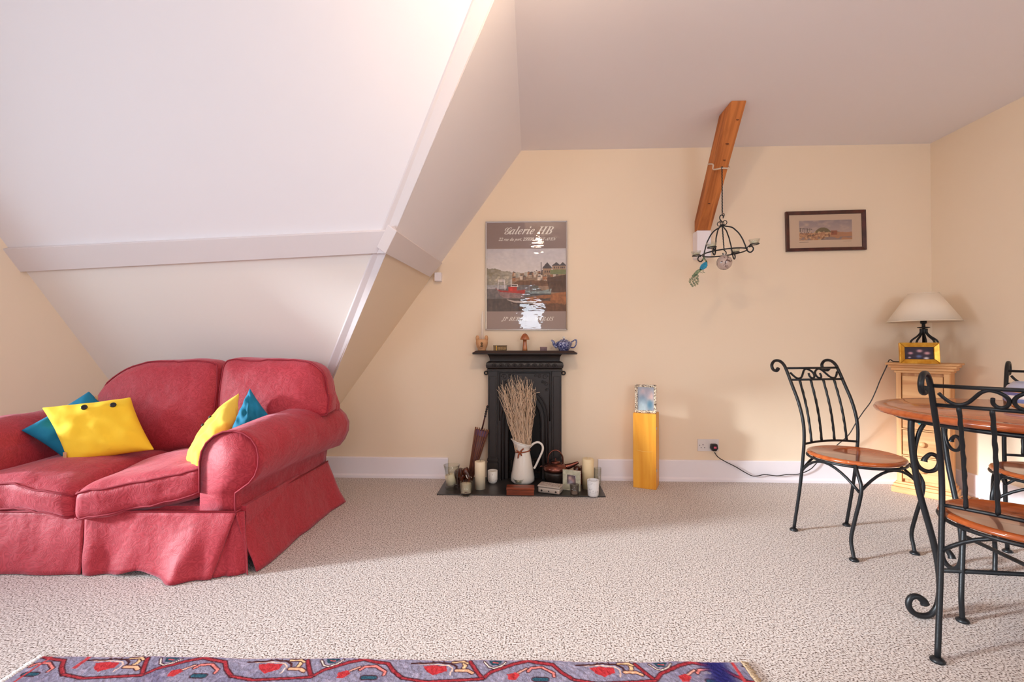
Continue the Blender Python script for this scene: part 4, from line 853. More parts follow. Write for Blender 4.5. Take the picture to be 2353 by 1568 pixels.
p = hp(1363, 1139); t = thing('mottled_votive', 'white mottled ceramic votive cup on the hearth corner nearest the amber cabinet', 'candle holder', (p.x, p.y, HZ)); build('cup', MB().lathe([(0, 0), (0.034, 0), (0.037, 0.006), (0.041, 0.106), (0.038, 0.106), (0.034, 0.012), (0, 0.010)]), voro_mat('mottled_white', (236, 236, 238), (196, 200, 204), 50, 0.4, 0.2, 0.62), t)
p = hp(1384, 1112); t = thing('tall_tumbler', 'thin clear glass tumbler behind the mottled votive', 'glass', (0.49, 3.36, HZ)); build('tumbler', MB().lathe([(0, 0), (0.026, 0), (0.028, 0.13), (0.0265, 0.13), (0.0245, 0.006), (0, 0.006)]), M['glass'], t)
# carved elephants
def elephant(label, loc, rz):
    r = thing('elephant_ornament', label, 'ornament', loc, rz)
    mb = MB(); mb.ball((0, 0, 0.085), 0.045, 20, 1.25, 0.85, 1.0).ball((0.052, 0, 0.110), 0.028, 16, 1.0, 0.9, 1.05)
    mb.tube(smooth_path([(0.066, 0, 0.11), (0.086, 0, 0.085), (0.090, 0, 0.05), (0.094, 0, 0.022), (0.106, 0, 0.014)], 4), [0.016 - 0.0005 * k for k in range(17)], 10)
    for x in (-0.03, 0.034):
        for y in (-0.022, 0.022): mb.tube([(x, y, 0.08), (x, y, 0.03), (x + 0.002, y, 0.0)], [0.018, 0.014, 0.016], 10)
    mb.tube([(-0.052, 0, 0.10), (-0.062, 0, 0.08), (-0.062, 0, 0.05)], 0.004, 6)
    o = build('body', mb, M['elephant'], r); q = o.modifiers.new('remesh', 'REMESH'); q.mode = 'VOXEL'; q.voxel_size = 0.004; q.use_smooth_shade = True
    sm = o.modifiers.new('sm', 'SMOOTH'); sm.iterations = 4
    for s in (-1, 1):
        build('ear', MB().lathe([(0, -0.003), (0.024, -0.002), (0.026, 0), (0.024, 0.002), (0, 0.003)], (0.036, s * 0.030, 0.104), 16, 0.8, 1.2, rot=Matrix.Rotation(PI / 2, 3, 'X') @ Matrix.Rotation(s * 0.3, 3, 'Y')), M['elephant'], r)
        build('tusk', MB().tube([(0.072, s * 0.014, 0.094), (0.086, s * 0.017, 0.076), (0.099, s * 0.018, 0.072)], [0.004, 0.0035, 0.001], 8), M['ivory'], r)
    return r
elephant('polished dark wood elephant behind the flared glass vase', (-0.51, 3.32, HZ), math.radians(-38))
elephant('polished dark wood elephant behind the cream pillar candle', (0.385, 3.42, HZ), math.radians(222))
# folded parasol against the fireplace
b0 = Vector((-0.452, 3.36, HZ + 0.005)); tp = oy(1121, 930, 3.44); ax = (tp - b0); Lp = ax.length; rot = ax.to_track_quat('Z', 'Y').to_euler()
pr_ = thing('paper_parasol', 'folded brown paper parasol leaning on the side of the black fireplace', 'parasol', b0); pr_.rotation_euler = rot
build('shaft', MB().tube([(0, 0, 0.40), (0, 0, Lp * 0.99)], 0.006, 8), M['mahog'], pr_)
gp = MB()
for k in range(5): gp.ball((0, 0, Lp - 0.09 + 0.018 * k), 0.009, 10)
build('grip', gp, M['blackp'], pr_)
pm = mat('parasol_paper', (92, 48, 40), 0.5, col2=(70, 44, 60), nscale=12); pm2 = mat('bamboo_rib', (128, 76, 50), 0.5)
LP = 0.43
build('canopy', MB().lathe([(0.012, 0), (0.016, 0.02), (0.036, 0.25), (0.046, LP - 0.05), (0.044, LP - 0.05), (0.030, 0.25), (0.008, 0.02)], seg=24, cap=False), pm, pr_)
build('collar', MB().lathe([(0.0465, LP - 0.075), (0.050, LP - 0.035), (0.046, LP - 0.035)], seg=24, cap=False), mat('parasol_band', (84, 58, 92), 0.6), pr_)
for k in range(16):
    a = 2 * PI * k / 16; d = Vector((math.cos(a), math.sin(a), 0)); build('rib', MB().tube([d * 0.015 + Vector((0, 0, 0.005)), d * 0.038 + Vector((0, 0, 0.25)), d * 0.052 + Vector((0, 0, LP - 0.02))], 0.003, 5), pm2, pr_)

# ------------------------------------------------------------------ amber cabinet + beaded frame, socket
a, b = oz(1455, 1120), oz(1508, 1127); an = math.atan2(b.y - a.y, b.x - a.x)
cd = thing('media_cabinet', 'tall narrow amber wooden media cabinet standing on the carpet by the wall', 'cabinet', ((a.x + b.x) / 2, (a.y + b.y) / 2, 0), an); cw = (b - a).length / 2; chh = 0.54
build('carcass', MB().box(-cw, cw, 0.0, 0.145, 0, chh), M['cdwood'], cd, bevel=0.002)
for z in (0.13, 0.43): build('hinge', MB().box(cw - 0.001, cw + 0.004, 0.004, 0.016, z, z + 0.018), M['chrome'], cd)
build('finger_pull', MB().tube([(-0.055, -0.0005, 0.272), (-0.02, -0.0005, 0.268), (0.03, -0.0005, 0.266), (0.055, -0.0005, 0.27)], 0.0012, 4), mat('pale_scratch', (240, 200, 120), 0.6), cd)
fr_ = thing('beaded_photo_frame', 'upright photo frame with a pearly beaded border on the amber cabinet', 'photo frame', ((a.x + b.x) / 2 + 0.018, (a.y + b.y) / 2 + 0.035, chh + 0.001), an + math.radians(3)); fr_.rotation_euler[0] = -0.03
W_, H_ = 0.150, 0.205; bdr = 0.018
build('back_board', MB().box(-W_ / 2, W_ / 2, 0, 0.012, 0, H_), M['tan'], fr_); 
for x0, x1, z0, z1 in ((-W_ / 2, W_ / 2, 0, bdr), (-W_ / 2, W_ / 2, H_ - bdr, H_), (-W_ / 2, -W_ / 2 + bdr, bdr, H_ - bdr), (W_ / 2 - bdr, W_ / 2, bdr, H_ - bdr)): build('border', MB().box(x0, x1, -0.006, 0, z0, z1), M['pearl'], fr_)
be = MB(); R3 = random.Random(2)
for k in range(190):
    s = R3.random() * 2 * (W_ + H_)
    if s < W_: q = (s - W_ / 2, 0)
    elif s < W_ + H_: q = (W_ / 2, s - W_)
    elif s < 2 * W_ + H_: q = (s - W_ - H_ - W_ / 2, H_)
    else: q = (-W_ / 2, s - 2 * W_ - H_)
    cx_, cz_ = q; j = bdr * R3.random(); cx_ -= (j if abs(abs(q[0]) - W_ / 2) < 1e-6 else 0) * (1 if q[0] > 0 else -1); cz_ += (j if q[1] == 0 else (-j if q[1] == H_ else 0))
    be.ball((cx_ + R3.uniform(-.002, .002), -0.007, cz_), R3.uniform(0.002, 0.0042), 6, sz=1)
bo_ = build('beads', be, M['pearl'], fr_); bo_['kind'] = 'stuff'
painted('photograph', fr_, M['vc'], 0, -0.002, bdr, W_ - 2 * bdr, H_ - 2 * bdr, 40, 54, blobs((168, 172, 184), [(0.35, 0.68, 0.2, (216, 180, 180)), (0.8, 0.6, 0.2, (230, 190, 180)), (0.62, 0.78, 0.2, (170, 160, 170)), (0.3, 0.42, 0.25, (110, 134, 156)), (0.75, 0.25, 0.18, (90, 140, 166)), (0.3, 0.1, 0.3, (190, 208, 214))]))
build('glass', MB().box(-W_ / 2 + bdr, W_ / 2 - bdr, -0.004, -0.003, bdr, H_ - bdr), thin_glass('frame_glass', rough=0.05), fr_)
sk = thing('double_socket', 'white double wall socket just above the skirting board', 'socket', (1.354, YW, 0.272)); pl = build('faceplate', MB().box(-0.079, 0.079, -0.009, 0, -0.045, 0.045), M['plastic'], sk, bevel=0.002)
for x in (-0.012, 0.014): build('rocker_switch', MB().box(x - 0.007, x + 0.007, -0.0125, -0.009, 0.008, 0.032), M['plastic'], sk, bevel=0.001)
for x, z, w2, h2 in ((-0.040, 0.004, 0.003, 0.004), (-0.054, -0.018, 0.003, 0.0025), (-0.028, -0.018, 0.003, 0.0025), (-0.065, 0.0, 0.0025, 0.0025)): build('pin_hole', MB().box(x - w2, x + w2, -0.0095, -0.0088, z - h2, z + h2), M['blackp'], sk)
# plug and lamp flex
px_ = oy(1641, 1028, YW - 0.03)
plg = thing('plug', 'black plug with a pink sticker in the wall socket', 'plug', (px_.x, YW - 0.010, px_.z))
build('body', MB().prism([(-0.027, 0, -0.008), (-0.022, 0, 0.024), (0.022, 0, 0.024), (0.027, 0, -0.008), (0.014, 0, -0.030), (-0.014, 0, -0.030)], (0, -0.034, 0)), M['blackp'], plg, bevel=0.006); build('sticker', MB().box(-0.008, 0.012, -0.0352, -0.034, -0.008, 0.006), M['pinkp'], plg)
cpts = [(1642, 1040), (1650, 1051), (1668, 1062), (1690, 1073), (1710, 1085), (1728, 1094), (1742, 1094), (1758, 1091), (1785, 1094), (1808, 1091), (1835, 1090), (1862, 1079), (1880, 1061), (1905, 1040), (1925, 1022), (1950, 1000), (1968, 970), (1985, 945), (2000, 925), (2012, 900), (2022, 875), (2036, 845)]
P = []
for i, (x, y) in enumerate(cpts):
    yy = YW - 0.038 if i < 2 else YW - 0.034
    if i > 13: yy = YW - 0.034 - (i - 13) * 0.0125
    P.append(oy(x, y, yy))
P += [oy(2044, 831, 3.40) + Vector((0, 0, 0.012)), Vector((2.60, 3.37, 0.918)), Vector((2.66, 3.37, 0.916)), Vector((2.72, 3.38, 0.916))]
tag(build('lamp_flex', MB().tube(smooth_path(P, 5), 0.0035, 6), M['blackp']), 'thin black flex running along the skirting and up to the pine chest', 'cable')

# ------------------------------------------------------------------ pine chest, lamp, gold frame
ang = math.radians(-47.7)
ch = thing('pine_chest', 'narrow pine chest of four drawers set across the room corner', 'chest', (2.59, 3.335, 0), ang)   # local x along the front, y back
cw_, dd = 0.275, 0.24
build('carcass', MB().box(0, cw_, 0.024, dd, 0.075, 0.845), M['pinev'], ch)
for x0 in (0, cw_ - 0.028): build('stile', MB().box(x0, x0 + 0.028, -0.004, 0.024, 0.075, 0.845), M['pinev'], ch, bevel=0.002)
for i, (z0, z1) in enumerate([(0.655, 0.82), (0.455, 0.64), (0.27, 0.44), (0.10, 0.255)]):
    d = build('drawer', MB().box(0.0325, cw_ - 0.0325, -0.001, 0.024, z0, z1), M['pine'], ch, bevel=0.003)
    build('knob', MB().lathe([(0.010, 0), (0.009, 0.008), (0.016, 0.014), (0.018, 0.022), (0.012, 0.028), (0, 0.030)], (cw_ / 2, -0.002, (z0 + z1) / 2), 18, rot=Matrix.Rotation(PI / 2, 3, 'X')), M['pine'], d)
    if i: build('rail', MB().box(0.028, cw_ - 0.028, -0.004, 0.024, z1 + 0.004, z1 + 0.012), M['pine'], ch)
for i, (z0, z1, o_) in enumerate([(0, 0.04, 0.028), (0.04, 0.062, 0.018), (0.062, 0.076, 0.008)]): build('plinth', MB().box(-o_, cw_ + o_, -o_, dd + 0.0, z0, z1), M['pine'], ch, bevel=0.004)
for i, (z0, z1, o_) in enumerate([(0.84, 0.858, 0.010), (0.858, 0.878, 0.026), (0.878, 0.896, 0.038), (0.896, 0.911, 0.052)]): build('cornice', MB().box(-o_, cw_ + o_, -o_, dd + 0.0, z0, z1), M['pine'], ch, bevel=0.006)
# turquoise tag hanging on the second drawer knob
Mch = Matrix.Translation(ch.location) @ Matrix.Rotation(ang, 4, 'Z')
q = on(2115, 973, Mch.to_3x3() @ Vector((0, 1, 0)), Mch @ Vector((0, -0.028, 0)))
tt = thing('felt_tag', 'turquoise felt tag hanging from a drawer knob of the pine chest', 'tag', q, ang); build('felt', MB().prism([(-0.05, 0, 0.06), (0.035, 0, 0.055), (0.028, 0, 0.02), (-0.005, 0, -0.012), (-0.025, 0, 0.015)], (0, -0.006, 0)), M['teal'], tt, bevel=0.001)
build('loop', MB().tube([(0.012, -0.008, 0.025), (0.028, -0.010, 0.03), (0.03, -0.009, 0.018), (0.01, -0.008, 0.010), (0.0, -0.008, 0.018)], 0.0018, 5), M['inkgrey'], tt)
CT = 0.911
lp = thing('table_lamp', 'table lamp with cream shade and black wire cage base on the pine chest', 'lamp', (2.655, 3.30, CT))
lx = oy(2122, 737, 3.30); lp.location = (lx.x, 3.30, CT)
build('base_plate', MB().lathe([(0, 0), (0.055, 0), (0.055, 0.006), (0.02, 0.012), (0, 0.012)]), M['iron'], lp)
for k in range(9):
    a = 2 * PI * k / 9; d = Vector((math.cos(a), math.sin(a), 0)); build('cage_bar', MB().tube(smooth_path([d * 0.030 + Vector((0, 0, 0.01)), d * 0.060 + Vector((0, 0, 0.06)), d * 0.074 + Vector((0, 0, 0.12)), d * 0.068 + Vector((0, 0, 0.155)), d * 0.036 + Vector((0, 0, 0.185)), d * 0.018 + Vector((0, 0, 0.21)), d * 0.017 + Vector((0, 0, 0.238))], 4), 0.0062, 6), M['iron'], lp)
build('cage_core', MB().lathe([(0, 0.01), (0.008, 0.01), (0.008, 0.24), (0.016, 0.24), (0.036, 0.246), (0.034, 0.250), (0.010, 0.252), (0.010, 0.272), (0.018, 0.276), (0.018, 0.30), (0, 0.30)]), M['iron'], lp)
sh = build('lamp_shade', MB().lathe([(0.203, 0.288), (0.083, 0.485), (0.081, 0.485), (0.201, 0.288), (0.203, 0.288)], seg=48, cap=False), M['shade'], lp)
build('rim_tape', MB().tube([(0.203 * math.cos(a), 0.203 * math.sin(a), 0.289) for a in [2 * PI * k / 48 for k in range(48)]], 0.003, 6, closed=True).tube([(0.083 * math.cos(a), 0.083 * math.sin(a), 0.485) for a in [2 * PI * k / 36 for k in range(36)]], 0.0025, 6, closed=True), M['shade'], sh)
build('shade_carrier', MB().tube([(-0.08, 0, 0.47), (0, 0, 0.455), (0.08, 0, 0.47)], 0.002, 5).tube([(0, 0, 0.29), (0, 0, 0.455)], 0.003, 5), M['iron'], lp)
g0 = oz(2069, 832, CT); g1 = oz(2163, 834, CT); g0 = oy(2069, 831, 3.14); g1 = oy(2163, 832, 3.08)
gd = thing('gilt_photo_frame', 'gilt landscape photo frame in front of the lamp on the pine chest', 'photo frame', ((g0.x + g1.x) / 2, 3.12, CT), math.radians(-14)); gd.rotation_euler[0] = -0.08
gw = (g1 - g0).length / 2; gh = 0.140
mitred(gd, 2 * gw, gh, 0.030, -0.014, 0.006, M['gold'], 0, 0.003)
build('back_board', MB().box(-gw + 0.01, gw - 0.01, 0.002, 0.010, 0.008, gh - 0.008), M['mahog'], gd)
painted('photograph', gd, M['vc'], 0, 0.0, 0.028, 2 * gw - 0.058, gh - 0.056, 60, 30, blobs((48, 34, 50), [(0.22, 0.5, 0.085, (206, 150, 160)), (0.53, 0.68, 0.10, (214, 160, 164)), (0.78, 0.5, 0.10, (214, 156, 160)), (0.5, 0.25, 0.10, (96, 108, 150)), (0.18, 0.16, 0.05, (200, 180, 196)), (0.75, 0.1, 0.09, (224, 214, 214))]))
# twine by the chest foot
q = Mch @ Vector((cw_ + 0.05, 0.02, 0)); R4 = random.Random(8)
tag(build('twine_tangle', MB().tube(smooth_path([(R4.uniform(-.05, .06), R4.uniform(-.03, .03), R4.uniform(0.004, 0.05)) for k in range(26)], 4), 0.003, 5), M['twine'], loc=(q.x + 0.03, q.y, 0.0)), 'loose tangle of brown twine on the carpet behind the pine chest', 'twine')

# ------------------------------------------------------------------ iron furniture
I_ = M['iron']
def arcpts(p0, p1, p2, n=12): return [Vector(p0) * (1 - t) ** 2 + 2 * Vector(p1) * t * (1 - t) + Vector(p2) * t * t for t in [k / n for k in range(n + 1)]]
def chair(label, loc, rz, group='wrought-iron dining chairs round the table'):
    c = thing('dining_chair', label, 'chair', loc, rz, group)
    R_ = 0.0085
    post = [(0.182, 0.012), (0.139, 0.25), (0.117, 0.42), (0.108, 0.54), (0.117, 0.63), (0.145, 0.72), (0.183, 0.80), (0.222, 0.88), (0.246, 0.92), (0.280, 0.942), (0.318, 0.940), (0.338, 0.916), (0.328, 0.890), (0.302, 0.884), (0.288, 0.900)]
    for s in (-1, 1):
        pts = smooth_path([(s * 0.175, y, z) for y, z in post], 5); n = len(pts)
        o = build('back_post', MB().tube(pts, [R_ if i < n * 0.9 else R_ * (1 + 0.25 * math.sin((i - n * 0.9) / (n * 0.1) * PI)) for i in range(n)], 10), I_, c)
        build('foot_pad', MB().lathe([(0, 0), (0.019, 0), (0.021, 0.005), (0.017, 0.011), (0.009, 0.016)], (s * 0.175, 0.182, 0), 18), I_, o)
        fl = smooth_path([(s * 0.150, -0.165, 0.452), (s * 0.170, -0.195, 0.42), (s * 0.180, -0.222, 0.365), (s * 0.182, -0.216, 0.30), (s * 0.181, -0.190, 0.20), (s * 0.18, -0.168, 0.10), (s * 0.18, -0.176, 0.04), (s * 0.18, -0.182, 0.010)], 5)
        o = build('leg', MB().tube(fl, R_, 10), I_, c)
        build('foot_pad', MB().lathe([(0, 0), (0.019, 0), (0.021, 0.005), (0.017, 0.011), (0.009, 0.016)], (s * 0.18, -0.182, 0), 18), I_, o)
        build('brace', MB().tube(arcpts((s * 0.175, 0.126, 0.345), (s * 0.205, -0.03, 0.525), (s * 0.181, -0.214, 0.335)), 0.0065, 8), I_, c)
    build('brace', MB().tube(arcpts((-0.181, -0.214, 0.335), (0, -0.235, 0.53), (0.181, -0.214, 0.335)), 0.0065, 8), I_, c)
    build('brace', MB().tube(arcpts((-0.175, 0.126, 0.345), (0, 0.15, 0.53), (0.175, 0.126, 0.345)), 0.0065, 8), I_, c)
    build('top_rail', MB().tube([(-0.175, 0.232, 0.902), (0.175, 0.232, 0.902)], 0.0062, 8), I_, c)
    build('lower_rail', MB().tube([(-0.175, 0.200, 0.838), (0.175, 0.200, 0.838)], 0.0062, 8), I_, c)
    brp = arcpts((-0.175, 0.110, 0.495), (0, 0.150, 0.512), (0.175, 0.110, 0.495)); build('bottom_rail', MB().tube(brp, 0.0062, 8), I_, c)
    for x in (-0.115, -0.042, 0.042, 0.115):
        t = (x + 0.175) / 0.35; yb = 0.110 * (1 - t) ** 2 + 0.300 * t * (1 - t) + 0.110 * t * t; zb = 0.495 + 0.034 * t * (1 - t)
        pts = []
        for k in range(25):
            u = k / 24; z = 0.838 * (1 - u) + zb * u; y = 0.2 * (1 - u) + yb * u + (-0.012) * math.sin(u * PI); pts.append((x + 0.0006 * math.sin(k * 1.9), y + 0.0006 * math.cos(k * 1.9), z))
        build('spindle', MB().tube(pts, [0.0062 * (1 + 0.10 * math.sin(k * 1.7)) for k in range(25)], 8), I_, c)
    def sc(x, z): return (x, 0.200 + (z - 0.838) * 0.5, z)
    for s in (-1, 1):
        pts = [sc(s * x, z) for x, z in [(0.158, 0.878), (0.146, 0.862), (0.130, 0.848), (0.113, 0.845), (0.095, 0.852), (0.078, 0.870), (0.062, 0.888), (0.045, 0.896), (0.026, 0.892), (0.010, 0.880), (0.005, 0.866), (0.010, 0.852), (0.022, 0.845), (0.033, 0.848), (0.039, 0.858), (0.038, 0.872)]]
        build('scroll', MB().tube(smooth_path(pts, 4), 0.0056, 8), I_, c)
    r = 0.2125; cy = -0.03
    build('seat', MB().lathe([(0, 0.448), (r - 0.012, 0.448), (r - 0.002, 0.453), (r, 0.459), (r - 0.004, 0.466), (r - 0.014, 0.4695), (r - 0.022, 0.4695), (r - 0.024, 0.4685), (0, 0.4685)], (0, cy, 0), 64), M['seatwood'], c)
    build('seat_ring', MB().tube([((r - 0.003) * math.cos(a), cy + (r - 0.003) * math.sin(a), 0.443) for a in [2 * PI * k / 48 for k in range(48)]], 0.0065, 8, closed=True), I_, c)
    return c
chair('wrought-iron chair with round wooden seat standing nearest the wall socket', (1.681, 2.474, 0), math.radians(13.5))
chairB = [k for k in bpy.data.objects if k.name.startswith('dining_chair') and k.parent is None][0]
def place(label, loc, deg):
    c = copy_tree(chairB); c['label'] = label; c.location = loc; c.rotation_euler = (0, 0, math.radians(deg)); return c
place('wrought-iron chair nearest the camera, its scrolled back in front of the tabletop', (1.577, 1.522, 0), 127.7)
place('wrought-iron chair by the white wall beyond the table, half cut by the picture edge', (2.352, 2.131, 0), -50.4)

# table
tb = thing('dining_table', 'round varnished wooden table on scrolled black iron legs', 'table', (1.90, 1.76, 0), math.radians(176))
TR = 0.49
topo = build('tabletop', MB().lathe([(0, 0.752), (TR - 0.02, 0.752), (TR - 0.005, 0.756), (TR, 0.766), (TR - 0.006, 0.776), (TR - 0.02, 0.780), (TR - 0.045, 0.7805), (TR - 0.048, 0.779), (TR - 0.051, 0.7805), (0, 0.7805)], (-0.01, -0.035, 0), 96), M['seatwood'], tb)
build('apron_ring', MB().tube([(0.43 * math.cos(a), 0.43 * math.sin(a), 0.744) for a in [2 * PI * k / 60 for k in range(60)]], 0.008, 8, closed=True), I_, tb)
legp = [(0.455, 0.748), (0.456, 0.69), (0.448, 0.595), (0.430, 0.48), (0.406, 0.385), (0.382, 0.288), (0.366, 0.195), (0.362, 0.115), (0.370, 0.055), (0.394, 0.018), (0.430, 0.011), (0.458, 0.024), (0.471, 0.050), (0.463, 0.076), (0.440, 0.082), (0.420, 0.068), (0.414, 0.055)]
brc = [(0.40, 0.748), (0.425, 0.71), (0.442, 0.65), (0.444, 0.61), (0.430, 0.572), (0.402, 0.555), (0.374, 0.562), (0.360, 0.588), (0.368, 0.612), (0.390, 0.620), (0.408, 0.604), (0.412, 0.592)]
def flatten_end(pts, w, k0):
    return [w if i < k0 * len(pts) else w * (1 + 0.5 * ((i / len(pts) - k0) / (1 - k0))) for i in range(len(pts))]
for q in range(4):
    a = q * PI / 2; c_, s_ = math.cos(a), math.sin(a)
    P = smooth_path([(r * c_, r * s_, z) for r, z in legp], 5); lg = build('leg', MB().tube(P, flatten_end(P, 0.0105, 0.85), 10), I_, tb)
    P = smooth_path([(r * c_, r * s_, z) for r, z in brc], 5); build('scroll_bracket', MB().tube(P, flatten_end(P, 0.0075, 0.85), 8), I_, tb)
for q in range(2):
    a = q * PI / 2; d = Vector((math.cos(a), math.sin(a), 0)) * 0.366; z = 0.185 + q * 0.0
    build('stretcher', MB().tube([-d + Vector((0, 0, z)), d + Vector((0, 0, z))], 0.0085, 8), I_, tb)
# bowl on the table
q = oz(2345, 945, 0.781)
bw = thing('striped_bowl', 'striped round pottery bowl on the tabletop at the picture edge', 'bowl', (1.985, 1.66, 0.781)); build('bowl', MB().lathe([(0, 0), (0.035, 0), (0.055, 0.012), (0.078, 0.04), (0.080, 0.065), (0.066, 0.095), (0.050, 0.110), (0.046, 0.108), (0.062, 0.090), (0.074, 0.06), (0.05, 0.02), (0, 0.014)]), M['stripes'], bw)
bw.location = (q.x + 0.045, q.y, 0.781)

# ------------------------------------------------------------------ hanging candle holder, glass ball, peacock
CX, CY = 1.283, 3.06
chd = thing('candle_chandelier', 'black twisted-iron hanging candle holder with four glass cups, hooked to the pine brace', 'chandelier', (CX, CY, 1.647)); chd.rotation_euler = (0, math.radians(-4), 0); chd.scale = (0.92, 0.92, 1)
RG = 0.148
build('ring', MB().tube([(RG * math.cos(a), RG * math.sin(a), 0) for a in [2 * PI * k / 48 for k in range(48)]], 0.0045, 8, closed=True), I_, chd)
build('drop_rod', MB().tube([(0.0007 * math.sin(k * 1.4), 0.0007 * math.cos(k * 1.4), 0.18 - 0.165 * k / 40) for k in range(41)], 0.0042, 6).tube(smooth_path([(0, 0, 0.016), (0.012, 0, 0.004), (0.012, 0, -0.010), (0, 0, -0.018), (-0.010, 0, -0.012), (-0.010, 0, -0.002)], 4), 0.0035, 6), I_, chd)
th0 = math.radians(-44.7)
for k in range(4):
    a = th0 + k * PI / 2; d = Vector((math.cos(a), math.sin(a), 0)); Zv = Vector((0, 0, 1))
    pts = [d * r + Zv * z for r, z in [(0.004, 0.185), (0.02, 0.172), (0.07, 0.150), (0.115, 0.095), (0.140, 0.035), (0.149, 0.0), (0.160, -0.022), (0.176, -0.030), (0.192, -0.020), (0.194, -0.004), (0.182, 0.008), (0.170, 0.004)]]
    P = smooth_path(pts, 5); build('arm', MB().tube([p_ + Vector((0.0005 * math.sin(i * 1.5), 0.0005 * math.cos(i * 1.5), 0)) for i, p_ in enumerate(P)], 0.0045, 7), I_, chd)
    e = d * 0.205 + Zv * 0.016
    build('cup_ring', MB().tube([e + Vector((0.028 * math.cos(t), 0.028 * math.sin(t), 0)) for t in [2 * PI * i / 24 for i in range(24)]], 0.0035, 6, closed=True).tube([d * 0.150, d * 0.166 + Zv * 0.010, d * 0.177 + Zv * 0.016], 0.0035, 6), I_, chd)
    cp = build('glass_cup', MB().lathe([(0, -0.006), (0.022, -0.006), (0.027, 0.0), (0.036, 0.026), (0.033, 0.026), (0.024, 0.002), (0, 0.0)], tuple(e + Zv * 0.004), 24), M['glass'], chd)
    build('tealight', MB().lathe([(0, 0), (0.018, 0), (0.018, 0.012), (0, 0.012)], tuple(e + Zv * 0.005), 20), M['candle'], cp)
    s_ = d * 1.0; tz = 0.195
    build('top_scroll', MB().tube([d * (0.02 + 0.014 * math.cos(t) * 1.0) + Zv * (tz + 0.014 * math.sin(t)) for t in [2.6 - 0.42 * i for i in range(13)]], 0.0028, 6), I_, chd)
build('hook', MB().tube(smooth_path([(0, 0, 0.18), (0, 0, 0.205), (-0.012, 0, 0.222), (-0.012, 0, 0.240), (0, 0, 0.250), (0.012, 0, 0.242), (0.010, 0, 0.228)], 5), 0.0038, 7), I_, chd)
zt = 2.205
rod = tag(build('hanging_rod', MB().tube([(0.0008 * math.sin(k * 1.5), 0.0008 * math.cos(k * 1.5), z) for k, z in enumerate([0.0 + 0.285 * i / 60 for i in range(61)])], 0.0038, 6).tube(smooth_path([(0, 0, 0.0), (0.001, 0, -0.018), (0.010, 0, -0.026), (0.012, 0, -0.014), (0.008, 0, -0.004)], 4), 0.0032, 6).tube(smooth_path([(0, 0, 0.285), (-0.004, 0, 0.296), (0, 0, 0.304), (0.005, 0, 0.298)], 4), 0.003, 6), I_, loc=(CX - 0.012, CY, 1.914)), 'thin twisted black iron rod between the rope and the hanging candle holder', 'rod')
zr = [(bx0 - 0.006, by(2.27) + 0.11, 2.30), (bx0 - 0.006, by(2.24) - 0.0, 2.265), (bx0 + 0.002, by(2.22) - 0.007, 2.235), (CX - 0.014, CY + 0.0, 2.208), (bx1 + 0.004, by(2.24) - 0.005, 2.235), (bx1 + 0.007, by(2.26) + 0.02, 2.25), (bx1 + 0.006, by(2.27) + 0.12, 2.30)]
tag(build('rope_sling', MB().tube(smooth_path(zr, 5), 0.005, 8), M['rope']), 'pale cotton rope looped round the pine brace', 'rope')
gb = thing('glass_ball', 'swirled grey glass ball hanging under the iron candle holder', 'ornament', (CX, CY, 1.580)); build('ball', MB().ball((0, 0, 0), 0.049, 32), M['marble'], gb); build('cap', MB().lathe([(0.008, 0.046), (0.008, 0.056), (0.002, 0.058)]).tube([(0.004 * math.cos(t), 0, 0.060 + 0.005 * math.sin(t)) for t in [2 * PI * i / 12 for i in range(12)]], 0.0012, 5, closed=True), M['chrome'], gb)
# peacock cut from thin metal
O = oy(1612, 600, 3.05)
pk = thing('peacock_decoration', 'thin blue and green metal peacock hanging below the iron candle holder', 'ornament', O)
def pkp(pts): return [Vector((oy(x, y, 3.05) - O)) for x, y in pts]
build('tail_stem', MB().prism(pkp([(1609, 617), (1613, 621), (1600, 634), (1592, 640), (1590, 634), (1600, 622)]), (0, 0.002, 0)), M['pgreen'], pk)
build('body', MB().prism(pkp([(1617, 604), (1624, 600), (1626, 610), (1623, 616), (1616, 620), (1609, 621), (1608, 616), (1611, 609)]), (0, 0.004, 0)), M['pbody'], pk)
build('neck', MB().prism(pkp([(1624, 602), (1626, 606), (1625, 600), (1620, 594), (1619, 593), (1617, 592), (1613, 596), (1613, 597), (1618, 596), (1621, 600), (1622, 604)]), (0, 0.003, 0)), M['pgreen'], pk)
build('crest', MB().tube(pkp([(1618, 593), (1615, 591)]), 0.0014, 5).tube(pkp([(1618, 593), (1618, 590)]), 0.0014, 5).tube(pkp([(1618, 593), (1621, 591)]), 0.0014, 5), M['pgreen'], pk)
for a_ in ([(1614, 620), (1613, 626), (1609, 627)], [(1616, 620), (1617, 626), (1613, 628)], [(1617, 626), (1620, 627)]): build('leg', MB().tube(pkp(a_), 0.0014, 5), M['pgreen'], pk)
R5 = random.Random(4)
for (x, y) in [(1598, 632), (1603, 634), (1594, 636), (1600, 639), (1590, 640), (1596, 643), (1603, 641), (1586, 643), (1592, 646), (1599, 648), (1604, 646), (1585, 648), (1594, 651), (1602, 652), (1588, 653), (1597, 655), (1591, 657)]:
    c_ = pkp([(x, y)])[0]; r = 0.0085
    f_ = build('tail_feather', MB().tube([c_ + Vector((r * 0.6 * math.cos(t) - 0.3 * r * math.sin(t), -0.001, r * math.sin(t))) for t in [2 * PI * i / 10 for i in range(10)]], 0.0016, 5, closed=True), M['pgreen'], pk)
    build('feather_eye', MB().ball(tuple(c_ + Vector((0, -0.001, -0.001))), 0.0035, 8, sy=0.4), M['pgreen'], f_)

